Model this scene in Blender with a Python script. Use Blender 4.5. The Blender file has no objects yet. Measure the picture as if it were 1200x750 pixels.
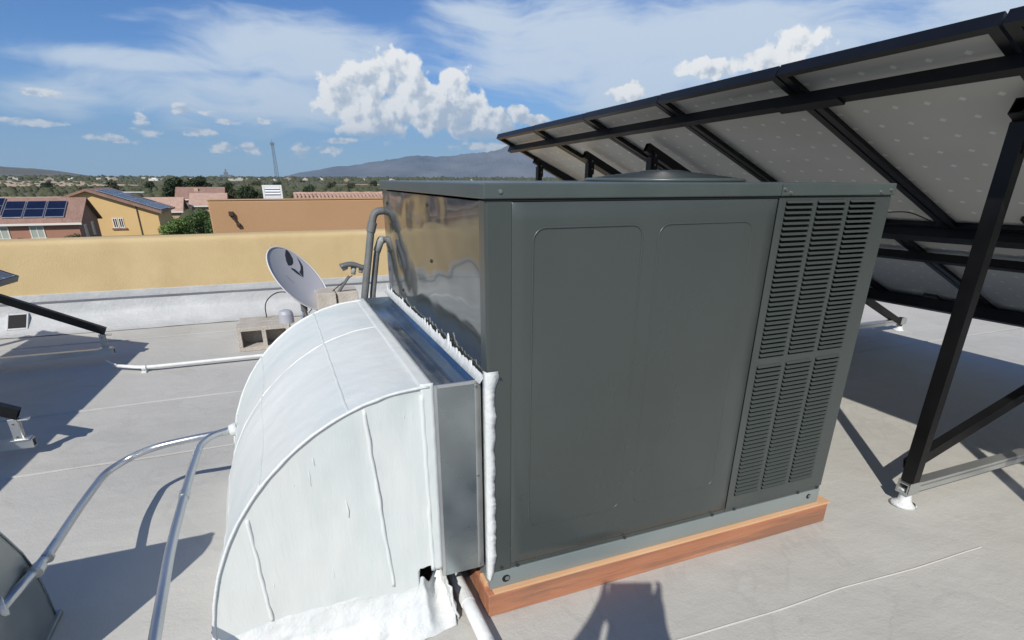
import bpy, bmesh, math, random
import numpy as np
from mathutils import Vector, Matrix, noise
R_ = math.radians
S = bpy.context.scene
COL = S.collection
random.seed(7)

# ------------------------------------------------------------------ camera
CAM = Vector((-0.4895, -1.3802, 1.3409))
rgt = Vector((0.9263273, -0.37670618, 0.00319252))
upv = Vector((0.14090211, 0.3543154, 0.92444967))
fwd = Vector((0.34937707, 0.85589313, -0.38129072))
cd = bpy.data.cameras.new('camera'); cam = bpy.data.objects.new('camera', cd); COL.objects.link(cam)
cam.matrix_world = Matrix(((rgt.x, upv.x, -fwd.x, CAM.x), (rgt.y, upv.y, -fwd.y, CAM.y), (rgt.z, upv.z, -fwd.z, CAM.z), (0, 0, 0, 1)))
cd.sensor_width = 36; cd.sensor_fit = 'HORIZONTAL'; cd.lens = 36 * 654.36 / 1200; cd.shift_y = 103.8 / 1200
cd.clip_start = 0.02; cd.clip_end = 60000
S.camera = cam

# ------------------------------------------------------------------ sun, exposure
SUN_AZ, SUN_EL = 37.0, 39.5            # azimuth of the shadows, elevation
a, e = R_(SUN_AZ), R_(SUN_EL)
to_sun = Vector((-math.sin(a) * math.cos(e), -math.cos(a) * math.cos(e), math.sin(e)))
sd = bpy.data.lights.new('sun', 'SUN'); sd.energy = 4.6; sd.angle = R_(0.53); sd.color = (1, 0.95, 0.865)
so = bpy.data.objects.new('sun', sd); COL.objects.link(so); so.location = to_sun * 50
so.rotation_euler = to_sun.to_track_quat('Z', 'Y').to_euler()
S.view_settings.view_transform = 'Standard'; S.view_settings.look = 'None'
S.view_settings.exposure = 0.0; S.view_settings.gamma = 1

# ------------------------------------------------------------------ world: sky and clouds
W = bpy.data.worlds.new('World'); S.world = W; W.use_nodes = True
nt = W.node_tree; nt.nodes.clear()
def nn(t, ntree=None):
    return (ntree or nt).nodes.new(t)
class G:
    """tiny expression helper on a node tree"""
    def __init__(s, t): s.t = t
    def put(s, sock, v):
        if isinstance(v, bpy.types.NodeSocket): s.t.links.new(v, sock)
        else: sock.default_value = v
    def m(s, op, a, b=None, c=None, clamp=False):
        n = s.t.nodes.new('ShaderNodeMath'); n.operation = op; n.use_clamp = clamp
        for i, v in enumerate((a, b, c)):
            if v is not None: s.put(n.inputs[i], v)
        return n.outputs[0]
    def v(s, op, a, b=None, c=None, scale=None, out=0):
        n = s.t.nodes.new('ShaderNodeVectorMath'); n.operation = op
        for i, q in enumerate((a, b, c)):
            if q is not None: s.put(n.inputs[i], q)
        if scale is not None: s.put(n.inputs['Scale'], scale)
        return n.outputs[out]
    def noise(s, vec, scale, detail=6, rough=.55, dist=0, dim='3D', out=0, lac=2.0):
        n = s.t.nodes.new('ShaderNodeTexNoise'); n.noise_dimensions = dim
        s.put(n.inputs['Vector'], vec); n.inputs['Scale'].default_value = scale; n.inputs['Detail'].default_value = detail
        n.inputs['Roughness'].default_value = rough; n.inputs['Distortion'].default_value = dist; n.inputs['Lacunarity'].default_value = lac
        return n.outputs[out]
    def ss(s, x, lo, hi, a=0., b=1.):
        n = s.t.nodes.new('ShaderNodeMapRange'); n.interpolation_type = 'SMOOTHSTEP'
        s.put(n.inputs['Value'], x); s.put(n.inputs['From Min'], lo); s.put(n.inputs['From Max'], hi); s.put(n.inputs['To Min'], a); s.put(n.inputs['To Max'], b)
        return n.outputs[0]
    def lin(s, x, lo, hi, a=0., b=1.):
        n = s.t.nodes.new('ShaderNodeMapRange')
        s.put(n.inputs['Value'], x); s.put(n.inputs['From Min'], lo); s.put(n.inputs['From Max'], hi); s.put(n.inputs['To Min'], a); s.put(n.inputs['To Max'], b)
        return n.outputs[0]
    def mix(s, f, a, b, mode='MIX'):
        n = s.t.nodes.new('ShaderNodeMix'); n.data_type = 'RGBA'; n.blend_type = mode
        s.put(n.inputs[0], f); s.put(n.inputs[6], a); s.put(n.inputs[7], b)
        return n.outputs[2]
g = G(nt)
sky = nn('ShaderNodeTexSky'); sky.sky_type = 'NISHITA'; sky.sun_disc = False
sky.sun_elevation = R_(SUN_EL); sky.sun_rotation = R_(180 + SUN_AZ); sky.altitude = 900
sky.air_density = 1.0; sky.dust_density = 0.25; sky.ozone_density = 2.2
tc = nn('ShaderNodeTexCoord'); sp = nn('ShaderNodeSeparateXYZ'); nt.links.new(tc.outputs['Generated'], sp.inputs[0])
az = g.m('MULTIPLY', g.m('ARCTAN2', sp.outputs[0], sp.outputs[1]), 57.2958)
el = g.m('MULTIPLY', g.m('ARCSINE', sp.outputs[2]), 57.2958)
cx = nn('ShaderNodeCombineXYZ'); nt.links.new(az, cx.inputs[0]); nt.links.new(el, cx.inputs[1])
P = cx.outputs[0]
CLO_D, CLO_L = (8.0, 9.2, 10.6, 1), (15.2, 15.2, 14.9, 1)
SML_D, SML_L, VCOL = (8.0, 9.3, 10.8, 1), (13.8, 13.9, 13.7, 1), (10.6, 12.0, 13.4, 1)
SKY_T, HOR = (.74, 1.08, 1.58, 1), (6.2, 8.4, 11.2, 1)
BIG = [(9.6, 7.9, 3.2, 2.1), (12.0, 8.7, 2.6, 1.7), (7.2, 6.4, 2.5, 1.9), (9.88, 5.2, 3.8, 2.0), (13.4, 7.0, 2.6, 2.0), (16.9, 7.6, 1.6, 1.6),
       (17.6, 5.9, 2.5, 1.5), (14.4, 5.0, 3.6, 1.4), (20.4, 5.1, 2.0, 0.95), (22.6, 5.7, 1.1, 0.62), (8.3, 3.9, 1.9, .6), (24.0, 4.9, 1.6, .5),
       (15.3, 6.6, 1.6, 1.5), (19.2, 4.0, 3.4, .8), (32.4, 7.0, 1.5, .8), (38.9, 8.7, 2.8, .8), (45.6, 9.8, 2.4, 1.3), (43.5, 9.0, 2.2, .9), (62., 8., 6., 2.), (-46, 5, 6, 2.2), (-70, 7, 7, 3), (95, 6, 9, 3), (140, 6, 8, 3), (-120, 8, 9, 3), (-160, 6, 7, 2.5), (178, 9, 7, 3)]
SML = [(-8.56, 4.2, 0.5, 0.8), (-8.0, 3.3, 1.3, 0.38), (-5.6, 5.0, 1.0, 0.45), (-4.1, 4.9, 0.9, 0.22), (-2.42, 4.3, 1.1, 0.3), (-4.5, 3.45, 1.5, 0.36), (-11.08, 2.75, 2.0, 0.36),
       (-15.25, 3.7, 1.8, 0.34), (-17.2, 3.85, 0.9, 0.3), (-14.52, 5.6, 1.2, 0.35), (-3.12, 2.3, 1.4, 0.45), (-0.95, 2.22, 0.8, 0.6), (3.11, 2.1, 1.0, 0.62),
       (5.7, 2.33, 1.2, 0.45), (0.4, 4.4, 0.7, 0.25), (6.7, 3.0, 1.9, .34), (18.9, 2.75, 2.6, .42), (20.8, 2.5, 2.4, .5), (27.5, 3.2, 3, .6),
       (-24, 4, 2.5, .5), (-30, 3, 3, .6), (-38, 3, 2.5, .5), (42, 3, 4, .6), (55, 3, 4, .7), (75, 4, 4, .8)]
def blobs(p, L):
    out = None
    for (A, E_, ra, re) in L:
        d = g.v('LENGTH', g.v('MULTIPLY', g.v('SUBTRACT', p, (A, E_, 0)), (1 / ra, 1 / re, 0)), out=1)
        if out is None: out = d
        else: out = g.m('SMOOTH_MIN', out, d, .35)
    return g.m('SUBTRACT', 1.0, out)
def tex(p, sc, detail, rough, kind='FBM', off=(0, 0, 0)):
    n = nt.nodes.new('ShaderNodeTexNoise'); n.noise_dimensions = '2D'; n.noise_type = kind; g.put(n.inputs['Vector'], g.v('ADD', p, off)); n.inputs['Scale'].default_value = sc
    n.inputs['Detail'].default_value = detail; n.inputs['Roughness'].default_value = rough
    if kind == 'RIDGED_MULTIFRACTAL': n.normalize = False; n.inputs['Offset'].default_value = 1.0; n.inputs['Gain'].default_value = 1.6
    return n.outputs[0]
def height(p):
    warp = g.v('SCALE', g.v('SUBTRACT', g.noise(p, 1.3, 3, .5, out=1), (.5, .5, .5)), scale=.5)
    q_ = g.v('ADD', p, warp)
    vo = nt.nodes.new('ShaderNodeTexVoronoi'); vo.voronoi_dimensions = '2D'; vo.feature = 'SMOOTH_F1'; g.put(vo.inputs['Vector'], q_); vo.inputs['Scale'].default_value = .62; vo.inputs['Smoothness'].default_value = .25
    v2 = nt.nodes.new('ShaderNodeTexVoronoi'); v2.voronoi_dimensions = '2D'; v2.feature = 'SMOOTH_F1'; g.put(v2.inputs['Vector'], g.v('ADD', q_, (7.3, 2.1, 0))); v2.inputs['Scale'].default_value = 1.7; v2.inputs['Smoothness'].default_value = .35
    h = g.m('ADD', g.m('MULTIPLY', vo.outputs[0], -.50), g.m('MULTIPLY', v2.outputs[0], -.15))
    h = g.m('ADD', h, g.m('MULTIPLY', g.m('SUBTRACT', tex(p, .8, 9, .60), .5), 1.35))
    return g.m('ADD', h, .42)
def cum(off):
    p = g.v('ADD', P, off) if off else P
    f = height(p)
    return g.m('ADD', g.m('MINIMUM', blobs(p, BIG), .85), g.m('MULTIPLY', f, 1.0)), f
d0, f0 = cum(None)
d1, f1 = cum((-.50, .42, 0))
dens = g.ss(d0, .08, .38)
dens = g.m('MULTIPLY', dens, g.ss(el, 2.2, 4.4, .1, 1.))
lit = g.m('MULTIPLY', g.m('SUBTRACT', f0, f1), .85)
lit = g.m('SUBTRACT', lit, g.m('MULTIPLY', g.m('MAXIMUM', g.m('SUBTRACT', d1, .25), 0.), .36))
lit = g.m('ADD', lit, g.m('MULTIPLY', g.m('SUBTRACT', tex(P, .30, 5, .5), .5), 1.6))
lit = g.m('ADD', lit, g.lin(el, 3.6, 8.0, -.30, .14))
lit = g.ss(lit, -.62, .16)
ccol = g.mix(lit, CLO_D, CLO_L)
Ps = g.v('MULTIPLY', P, (.8, 1.35, 1))
fs = g.m('MULTIPLY', g.m('SUBTRACT', tex(Ps, 1.0, 7, .6), .5), 2.2)
fs2 = g.m('MULTIPLY', g.m('SUBTRACT', tex(Ps, 1.0, 7, .6, off=(-.2, .32, 0)), .5), 2.2)
bs = blobs(P, SML)
ds = g.ss(g.m('ADD', g.m('MULTIPLY', g.m('MINIMUM', bs, .8), .9), fs), -.05, .55)
scol = g.mix(g.ss(g.m('SUBTRACT', fs, fs2), -.35, .30), SML_D, SML_L)
# high veils drawn out by the wind
Pw = g.v('ADD', P, g.v('SCALE', g.v('SUBTRACT', g.noise(P, .09, 2, .4, out=1), (.5, .5, .5)), scale=7))
def streak(rot, sc_, loc, detail=8, rough=.6):
    mp = nt.nodes.new('ShaderNodeMapping'); nt.links.new(Pw, mp.inputs[0]); mp.inputs['Rotation'].default_value = (0, 0, R_(rot)); mp.inputs['Scale'].default_value = sc_; mp.inputs['Location'].default_value = loc
    return g.noise(mp.outputs[0], 1.0, detail, rough, dim='2D')
VEIL = [(2.65, 9.3, 9.5, 2.6), (-6.89, 8.2, 9.0, 0.9), (25.07, 10.5, 8.5, 3.4), (41.89, 10.5, 12, 3.2), (-13.83, 5.3, 4.5, 1.1), (19.16, 12.5, 4.4, 1.3), (0.29, 6.2, 12, 2.2), (34.1, 7.5, 8, 2.4),
        (70, 10, 18, 5), (110, 14, 20, 6), (160, 12, 24, 6), (-50, 11, 18, 5), (-95, 13, 22, 6), (-150, 11, 20, 5), (10, 24, 24, 5), (60, 28, 26, 6), (-60, 30, 26, 6)]
vb_ = g.m('MINIMUM', g.m('MAXIMUM', blobs(P, VEIL), -.6), .5)
c1 = streak(10, (.055, .50, 1), (0, 0, 0)); c2 = streak(-16, (.10, .34, 1), (3.1, 7.2, 0)); c3 = streak(4, (.20, .55, 1), (9, 1, 0), 6)
cir = g.m('ADD', g.m('ADD', g.m('MULTIPLY', c1, .55), g.m('MULTIPLY', c2, .45)), g.m('MULTIPLY', c3, .25))
cir = g.m('ADD', cir, g.m('MULTIPLY', vb_, .42))
cir = g.m('ADD', cir, g.lin(az, 12, 36, 0, .10))
cirf = g.ss(cir, .47, .90, 0, .85)
tint = g.mix(1.0, sky.outputs[0], SKY_T, 'MULTIPLY')
c = g.mix(g.ss(el, -1.0, 9.5, .62, .0), tint, HOR)
c = g.mix(cirf, c, VCOL)
c = g.mix(g.m('MULTIPLY', dens, .97), c, ccol)
c = g.mix(g.m('MULTIPLY', ds, .85), c, scol)
c = g.mix(g.ss(el, -1.5, -.2), (1.6, 1.5, 1.3, 1), c)
bg = nn('ShaderNodeBackground'); nt.links.new(c, bg.inputs[0]); bg.inputs[1].default_value = .065
wo = nn('ShaderNodeOutputWorld'); nt.links.new(bg.outputs[0], wo.inputs[0])
W.cycles.sampling_method = 'MANUAL'; W.cycles.sample_map_resolution = 512

# ------------------------------------------------------------------ materials
def mat(name, c1, c2=None, sc=4, rough=.6, r2=None, metal=0, bump=0, bsc=40, bdist=.01, detail=6, stretch=(1, 1, 1), spec=.5,
        c3=None, sc3=2, lo3=.55, hi3=.65, a3=1., bump2=0, bsc2=8, bstretch=(1, 1, 1), coat=0, lo=.3, hi=.7, space='Object'):
    m = bpy.data.materials.new(name); m.use_nodes = True; t = m.node_tree; q = G(t); b = t.nodes['Principled BSDF']
    tcn = t.nodes.new('ShaderNodeTexCoord'); V = tcn.outputs[space]
    mp = t.nodes.new('ShaderNodeMapping'); t.links.new(V, mp.inputs[0]); mp.inputs['Scale'].default_value = stretch
    c1 = (*c1, 1)
    if c2 is not None:
        f = q.noise(mp.outputs[0], sc, detail); f = q.lin(f, lo, hi)
        col = q.mix(f, c1, (*c2, 1))
        if r2 is not None: q.put(b.inputs['Roughness'], q.lin(f, 0, 1, rough, r2))
        else: b.inputs['Roughness'].default_value = rough
    else: col = c1; b.inputs['Roughness'].default_value = rough
    if c3 is not None:
        f3 = q.m('MULTIPLY', q.ss(q.noise(mp.outputs[0], sc3, 7, .62, .3), lo3, hi3), a3)
        col = q.mix(f3, col, (*c3, 1))
    q.put(b.inputs['Base Color'], col); b.inputs['Metallic'].default_value = metal
    b.inputs['Specular IOR Level'].default_value = spec; b.inputs['Coat Weight'].default_value = coat
    if bump or bump2:
        mb = t.nodes.new('ShaderNodeMapping'); t.links.new(V, mb.inputs[0]); mb.inputs['Scale'].default_value = bstretch
        h = None
        if bump: h = q.m('MULTIPLY', q.noise(mb.outputs[0], bsc, 6, .6), bump)
        if bump2:
            h2 = q.m('MULTIPLY', q.noise(mb.outputs[0], bsc2, 2, .5), bump2); h = h2 if h is None else q.m('ADD', h, h2)
        bn = t.nodes.new('ShaderNodeBump'); t.links.new(h, bn.inputs['Height']); bn.inputs['Distance'].default_value = bdist; bn.inputs['Strength'].default_value = 1
        t.links.new(bn.outputs[0], b.inputs['Normal'])
    return m
M = {}
def roof_material():
    m = mat('roof_coating', (.475, .465, .43), (.52, .51, .475), sc=.9, rough=.7, r2=.82)
    t = m.node_tree; q = G(t); b = t.nodes['Principled BSDF']; V = [n for n in t.nodes if n.type == 'TEX_COORD'][0].outputs['Object']
    base = b.inputs['Base Color'].links[0].from_socket
    big = q.lin(q.noise(V, .45, 5, .6, .6), .32, .68, .90, 1.06)                         # broad uneven coats
    mp = t.nodes.new('ShaderNodeMapping'); t.links.new(V, mp.inputs[0]); mp.inputs['Rotation'].default_value = (0, 0, .12); mp.inputs['Scale'].default_value = (1.3, 4.5, 1)
    brush = q.lin(q.noise(mp.outputs[0], 2.2, 6, .62), .3, .7, .985, 1.012)               # roller strokes
    speck = q.ss(q.noise(V, 34, 4, .7), .66, .74, 1., .84)                               # grit and dirt specks
    rn = q.noise(V, .85, 5, .55, 1.2); ring = q.m('ABSOLUTE', q.m('SUBTRACT', rn, .47)); pond = q.ss(ring, .0, .018, .93, 1.)   # dried puddle edges
    inner = q.ss(rn, .44, .47, .975, 1.)
    f = q.m('MULTIPLY', q.m('MULTIPLY', q.m('MULTIPLY', big, brush), q.m('MULTIPLY', speck, pond)), inner)
    sc_ = q.v('SCALE', base, scale=f); chalk = q.ss(q.noise(mp.outputs[0], 1.1, 8, .7), .58, .80, 0, .30)
    q.put(b.inputs['Base Color'], q.mix(chalk, sc_, (.58, .575, .56, 1)))
    h = q.m('ADD', q.m('MULTIPLY', q.noise(V, 90, 5, .6), .35), q.m('ADD', q.m('MULTIPLY', q.noise(mp.outputs[0], 3, 5, .6), .5), q.m('MULTIPLY', q.noise(V, 2.6, 4, .5), 3.5)))
    bn = t.nodes.new('ShaderNodeBump'); t.links.new(h, bn.inputs['Height']); bn.inputs['Distance'].default_value = .0045; t.links.new(bn.outputs[0], b.inputs['Normal'])
    return m
M['roof'] = roof_material()
M['membrane'] = mat('membrane_white', (.43, .445, .45), (.49, .50, .505), sc=2, rough=.6, bump=.6, bsc=30, bdist=.010, bump2=1.0, bsc2=6, c3=(.58, .59, .59), sc3=4, lo3=.5, hi3=.75, a3=.6, stretch=(1, 1, 2))
M['stucco'] = mat('stucco_yellow', (.53, .40, .205), (.59, .455, .25), sc=1.6, rough=.9, bump=1, bsc=120, bdist=.004, c3=(.50, .37, .19), sc3=1.8, lo3=.42, hi3=.7, a3=.8)
M['stucco_or'] = mat('stucco_orange', (.43, .255, .130), (.47, .285, .15), sc=.5, rough=.9, bump=.6, bsc=40, bdist=.01)
M['darkstrip'] = mat('flashing_grey', (.14, .15, .17), (.2, .21, .23), sc=3, rough=.5)
M['paint'] = mat('unit_paint', (.050, .060, .056), (.064, .074, .070), sc=1.1, rough=.22, r2=.36, spec=.5, bump2=1.0, bsc2=2.6, bdist=.006, c3=(.095, .105, .10), sc3=1.7, lo3=.50, hi3=.80, a3=.45, stretch=(1, 1, .55))
M['paint_gloss'] = mat('unit_paint_gloss', (.050, .056, .053), (.060, .068, .062), sc=2.5, rough=.06, r2=.10, spec=.55, coat=.22, bump2=1, bsc2=1.7, bdist=.022, bstretch=(1, 1, 1.6))
M['paint_cap'] = mat('unit_cap_paint', (.058, .076, .070), (.078, .096, .09), sc=4, rough=.28, r2=.4, bump2=.6, bsc2=5, bdist=.004)
M['rail'] = mat('base_rail_paint', (.22, .26, .255), (.28, .32, .315), sc=3, rough=.4, metal=.25, stretch=(.4, 1, 1))
M['black'] = mat('interior_shade', (.006, .006, .007), rough=.8)  # near-black painted in for the shade inside holes, gaps and recesses
M['coil'] = mat('coil_fins', (.006, .007, .008), (.02, .022, .025), sc=60, stretch=(1, 1, .05), rough=.5, metal=.6)
M['screw'] = mat('screw_steel', (.30, .31, .30), rough=.35, metal=.8)
M['screwdark'] = mat('screw_dark', (.03, .035, .034), rough=.4)
M['wood'] = mat('treated_wood', (.36, .145, .075), (.50, .225, .125), sc=7, stretch=(.25, 2.5, 3), rough=.75, bump=1, bsc=20, bdist=.003, bstretch=(.2, 3, 4), c3=(.23, .12, .075), sc3=5, lo3=.44, hi3=.62, a3=.8)
M['ply'] = mat('raw_wood_edge', (.58, .33, .17), (.68, .43, .25), sc=9, stretch=(.3, 2, 3), rough=.8)
M['galv'] = mat('galvanised_sheet', (.33, .37, .375), (.45, .49, .49), sc=7, rough=.22, r2=.34, metal=.95, bump2=.7, bsc2=3, bdist=.006, detail=2)
M['galvtop'] = mat('galvanised_shiny', (.20, .24, .28), (.28, .32, .36), sc=6, rough=.17, r2=.3, metal=1, bump2=1.0, bsc2=3.5, bdist=.008)
M['galvdark'] = mat('galvanised_weathered', (.30, .33, .33), (.40, .43, .43), sc=4, rough=.32, r2=.45, metal=.9, bump2=.8, bsc2=3, bdist=.01)
M['white'] = mat('duct_sealant_white', (.63, .66, .635), (.69, .705, .685), sc=2.4, stretch=(1, 1, .5), rough=.5, r2=.65, bump=.45, bsc=14, bdist=.004, bump2=1.2, bsc2=5, bstretch=(1.8, 1.8, .35), c3=(.53, .60, .59), sc3=2.0, lo3=.42, hi3=.75, a3=.8)
M['goo'] = mat('sealant_thick', (.63, .655, .645), (.70, .715, .705), sc=12, rough=.45, bump=1.0, bsc=30, bdist=.006, c3=(.6, .66, .68), sc3=9, lo3=.58, hi3=.66, a3=.5)
M['emt'] = mat('conduit_steel', (.50, .52, .53), (.62, .64, .65), sc=20, stretch=(1, .2, 1), rough=.28, r2=.42, metal=.9, c3=(.75, .75, .73), sc3=14, lo3=.66, hi3=.7, a3=.8)
M['pvcwhite'] = mat('painted_pipe_white', (.66, .68, .67), (.76, .77, .76), sc=12, rough=.5, bump=1, bsc=30, bdist=.004, c3=(.4, .43, .45), sc3=10, lo3=.62, hi3=.7, a3=.5)
M['insul'] = mat('pipe_grey', (.12, .125, .125), (.17, .175, .17), sc=15, rough=.6, bump=.6, bsc=50, bdist=.003)
M['pipepaint'] = mat('pipe_light_grey', (.25, .26, .26), (.34, .35, .34), sc=12, rough=.5)
M['ano'] = mat('black_anodised', (.004, .004, .0045), (.007, .007, .0075), sc=6, rough=.38, r2=.5, spec=.35)
M['frame'] = mat('panel_frame_black', (.005, .0055, .008), (.008, .009, .012), sc=5, rough=.34, spec=.4)
M['alu'] = mat('mill_aluminium', (.55, .56, .55), (.66, .67, .66), sc=8, stretch=(.3, 1, 1), rough=.32, r2=.45, metal=.85)
M['cmu'] = mat('concrete_block', (.42, .38, .33), (.54, .50, .44), sc=8, rough=.9, bump=1.5, bsc=60, bdist=.006, c3=(.60, .57, .51), sc3=5, lo3=.5, hi3=.7, a3=.6)
M['dish'] = mat('dish_grey', (.36, .37, .41), (.41, .42, .46), sc=3, rough=.45)
M['dishrim'] = mat('dish_rim', (.62, .62, .62), rough=.45)
M['dishdark'] = mat('dish_bracket', (.10, .10, .105), (.16, .16, .165), sc=10, rough=.5)
M['logo'] = mat('dish_print', (.025, .028, .04), rough=.5)
M['rubber'] = mat('black_rubber', (.012, .012, .012), rough=.6)
M['plastic'] = mat('grey_plastic', (.13, .135, .135), rough=.5)

def cell_material(name, back):
    m = bpy.data.materials.new(name); m.use_nodes = True; t = m.node_tree; q = G(t); b = t.nodes['Principled BSDF']
    tcn = t.nodes.new('ShaderNodeTexCoord'); s = t.nodes.new('ShaderNodeSeparateXYZ'); t.links.new(tcn.outputs['Object'], s.inputs[0])
    p = .1285
    dx = q.m('ABSOLUTE', q.m('SUBTRACT', q.m('FRACT', q.m('ADD', q.m('DIVIDE', s.outputs[0], p), .5)), .5))
    dy = q.m('ABSOLUTE', q.m('SUBTRACT', q.m('FRACT', q.m('ADD', q.m('DIVIDE', s.outputs[1], p), .5)), .5))
    dia = q.ss(q.m('ADD', dx, dy), .085, .15, 1, 0)
    star = q.ss(q.m('MULTIPLY', q.m('ADD', dx, .012), q.m('ADD', dy, .012)), .0012, .003, 1, 0)
    near = q.ss(q.m('MAXIMUM', dx, dy), .09, .16, 1, 0)
    starf = q.m('MAXIMUM', q.m('MULTIPLY', star, near), q.m('MULTIPLY', dia, .9))
    line = q.ss(q.m('MINIMUM', dx, dy), .01, .022, 1, 0)
    if back:
        n = q.lin(q.noise(tcn.outputs['Object'], 1.7, 4), .3, .7)
        base = q.mix(n, (.60, .60, .57, 1), (.68, .68, .65, 1))
        q.put(b.inputs['Base Color'], q.mix(q.m('MULTIPLY', starf, .85), base, (.95, .95, .93, 1)))  # stars painted lighter for daylight leaking through at the cell corners
        b.inputs['Roughness'].default_value = .38
    else:
        q.put(b.inputs['Base Color'], q.mix(q.m('MAXIMUM', dia, q.m('MULTIPLY', line, .5)), (.008, .012, .035, 1), (.35, .37, .4, 1)))
        b.inputs['Roughness'].default_value = .08
    return m
M['back'] = cell_material('panel_backsheet', True)
M['cells'] = cell_material('panel_cells', False)

# ------------------------------------------------------------------ mesh helpers
class MB:
    def __init__(s): s.v = []; s.f = []
    def add(s, vs, fs):
        o = len(s.v); s.v += [tuple(x) for x in vs]; s.f += [tuple(o + i for i in f) for f in fs]; return s
    def box(s, lo, hi, M4=None):
        vs = [Vector((x, y, z)) for x in (lo[0], hi[0]) for y in (lo[1], hi[1]) for z in (lo[2], hi[2])]
        if M4: vs = [M4 @ v for v in vs]
        return s.add(vs, [(0, 1, 3, 2), (4, 6, 7, 5), (0, 4, 5, 1), (2, 3, 7, 6), (0, 2, 6, 4), (1, 5, 7, 3)])
    def bar(s, p, q, w, h, up=(0, 0, 1)):
        """rectangular bar from p to q; w across, h along up"""
        p, q = Vector(p), Vector(q); d = (q - p).normalized(); u = Vector(up); r = d.cross(u).normalized(); u = r.cross(d)
        vs = [c + r * sx * w / 2 + u * sz * h / 2 for c in (p, q) for sx, sz in ((-1, -1), (1, -1), (1, 1), (-1, 1))]
        return s.add(vs, [(3, 2, 1, 0), (4, 5, 6, 7), (0, 1, 5, 4), (1, 2, 6, 5), (2, 3, 7, 6), (3, 0, 4, 7)])
    def hollow(s, p, q, w, h, t=.004, up=(0, 0, 1), open_side=None, lip=.009):
        """tube or lipped channel of rectangular section, real wall thickness"""
        p, q = Vector(p), Vector(q); d = (q - p).normalized(); u = Vector(up); r = d.cross(u).normalized(); u = r.cross(d)
        def slab(r0, r1, u0, u1):
            vs = [c + r * a_ + u * b_ for c in (p, q) for a_, b_ in ((r0, u0), (r1, u0), (r1, u1), (r0, u1))]
            s.add(vs, [(3, 2, 1, 0), (4, 5, 6, 7), (0, 1, 5, 4), (1, 2, 6, 5), (2, 3, 7, 6), (3, 0, 4, 7)])
        W2, H2 = w / 2, h / 2
        slab(-W2, -W2 + t, -H2, H2); 
        slab(-W2 + t, W2 - t, -H2, -H2 + t); slab(-W2 + t, W2 - t, H2 - t, H2)
        if open_side: slab(W2 - t, W2, -H2, -H2 + lip); slab(W2 - t, W2, H2 - lip, H2)
        else: slab(W2 - t, W2, -H2, H2)
        return s
    def tube(s, path, r, n=12, cap=True):
        P_ = [Vector(x) for x in path]; rr = r if isinstance(r, (list, tuple)) else [r] * len(P_)
        d0 = (P_[1] - P_[0]).normalized(); u = d0.orthogonal().normalized(); o = len(s.v); N = len(P_)
        for i, p_ in enumerate(P_):
            d = (P_[min(i + 1, N - 1)] - P_[max(i - 1, 0)]).normalized()
            u = (u - d * u.dot(d)).normalized(); w = d.cross(u)
            for k in range(n):
                a_ = 2 * math.pi * k / n; s.v.append(tuple(p_ + (u * math.cos(a_) + w * math.sin(a_)) * rr[i]))
        for i in range(N - 1):
            for k in range(n):
                k2 = (k + 1) % n; s.f.append((o + i * n + k, o + i * n + k2, o + (i + 1) * n + k2, o + (i + 1) * n + k))
        if cap:
            s.f.append(tuple(o + k for k in reversed(range(n)))); s.f.append(tuple(o + (N - 1) * n + k for k in range(n)))
        return s
    def prism(s, prof, axis, a0, a1):
        """closed profile (list of 2-tuples in the other two axes) extruded along axis"""
        def pt(p_, t):
            if axis == 'x': return (t, p_[0], p_[1])
            if axis == 'y': return (p_[0], t, p_[1])
            return (p_[0], p_[1], t)
        n = len(prof); o = len(s.v)
        s.v += [pt(p_, a0) for p_ in prof] + [pt(p_, a1) for p_ in prof]
        s.f += [tuple(o + i for i in range(n)), tuple(o + n + i for i in reversed(range(n)))]
        s.f += [(o + i, o + n + i, o + n + (i + 1) % n, o + (i + 1) % n) for i in range(n)]
        return s
    def grid(s, fn, nu, nv):
        o = len(s.v)
        for i in range(nu + 1):
            for j in range(nv + 1): s.v.append(tuple(fn(i / nu, j / nv)))
        for i in range(nu):
            for j in range(nv):
                a_ = o + i * (nv + 1) + j; s.f.append((a_, a_ + 1, a_ + nv + 2, a_ + nv + 1))
        return s
    def mesh(s, name, origin=(0, 0, 0), material=None, smooth=False, recalc=True):
        o = Vector(origin); me = bpy.data.meshes.new(name)
        me.from_pydata([tuple(Vector(v) - o) for v in s.v], [], s.f)
        if recalc:
            bm = bmesh.new(); bm.from_mesh(me)
            if smooth: bmesh.ops.remove_doubles(bm, verts=bm.verts, dist=2e-6)
            bmesh.ops.recalc_face_normals(bm, faces=bm.faces); bm.to_mesh(me); bm.free()
        if material: me.materials.append(material)
        if smooth: me.polygons.foreach_set('use_smooth', [True] * len(me.polygons))
        me.update(); return me
def empty(name, loc, label=None, cat=None, group=None):
    o = bpy.data.objects.new(name, None); COL.objects.link(o); o.location = loc; o.empty_display_size = .1
    return tag(o, label, cat, group)
def tag(o, label=None, cat=None, group=None, kind=None):
    if label: o['label'] = label
    if cat: o['category'] = cat
    if group: o['group'] = group
    if kind: o['kind'] = kind
    return o
def wloc(o):
    l = Vector(o.location)
    while o.parent: o = o.parent; l += Vector(o.location)
    return l
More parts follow.
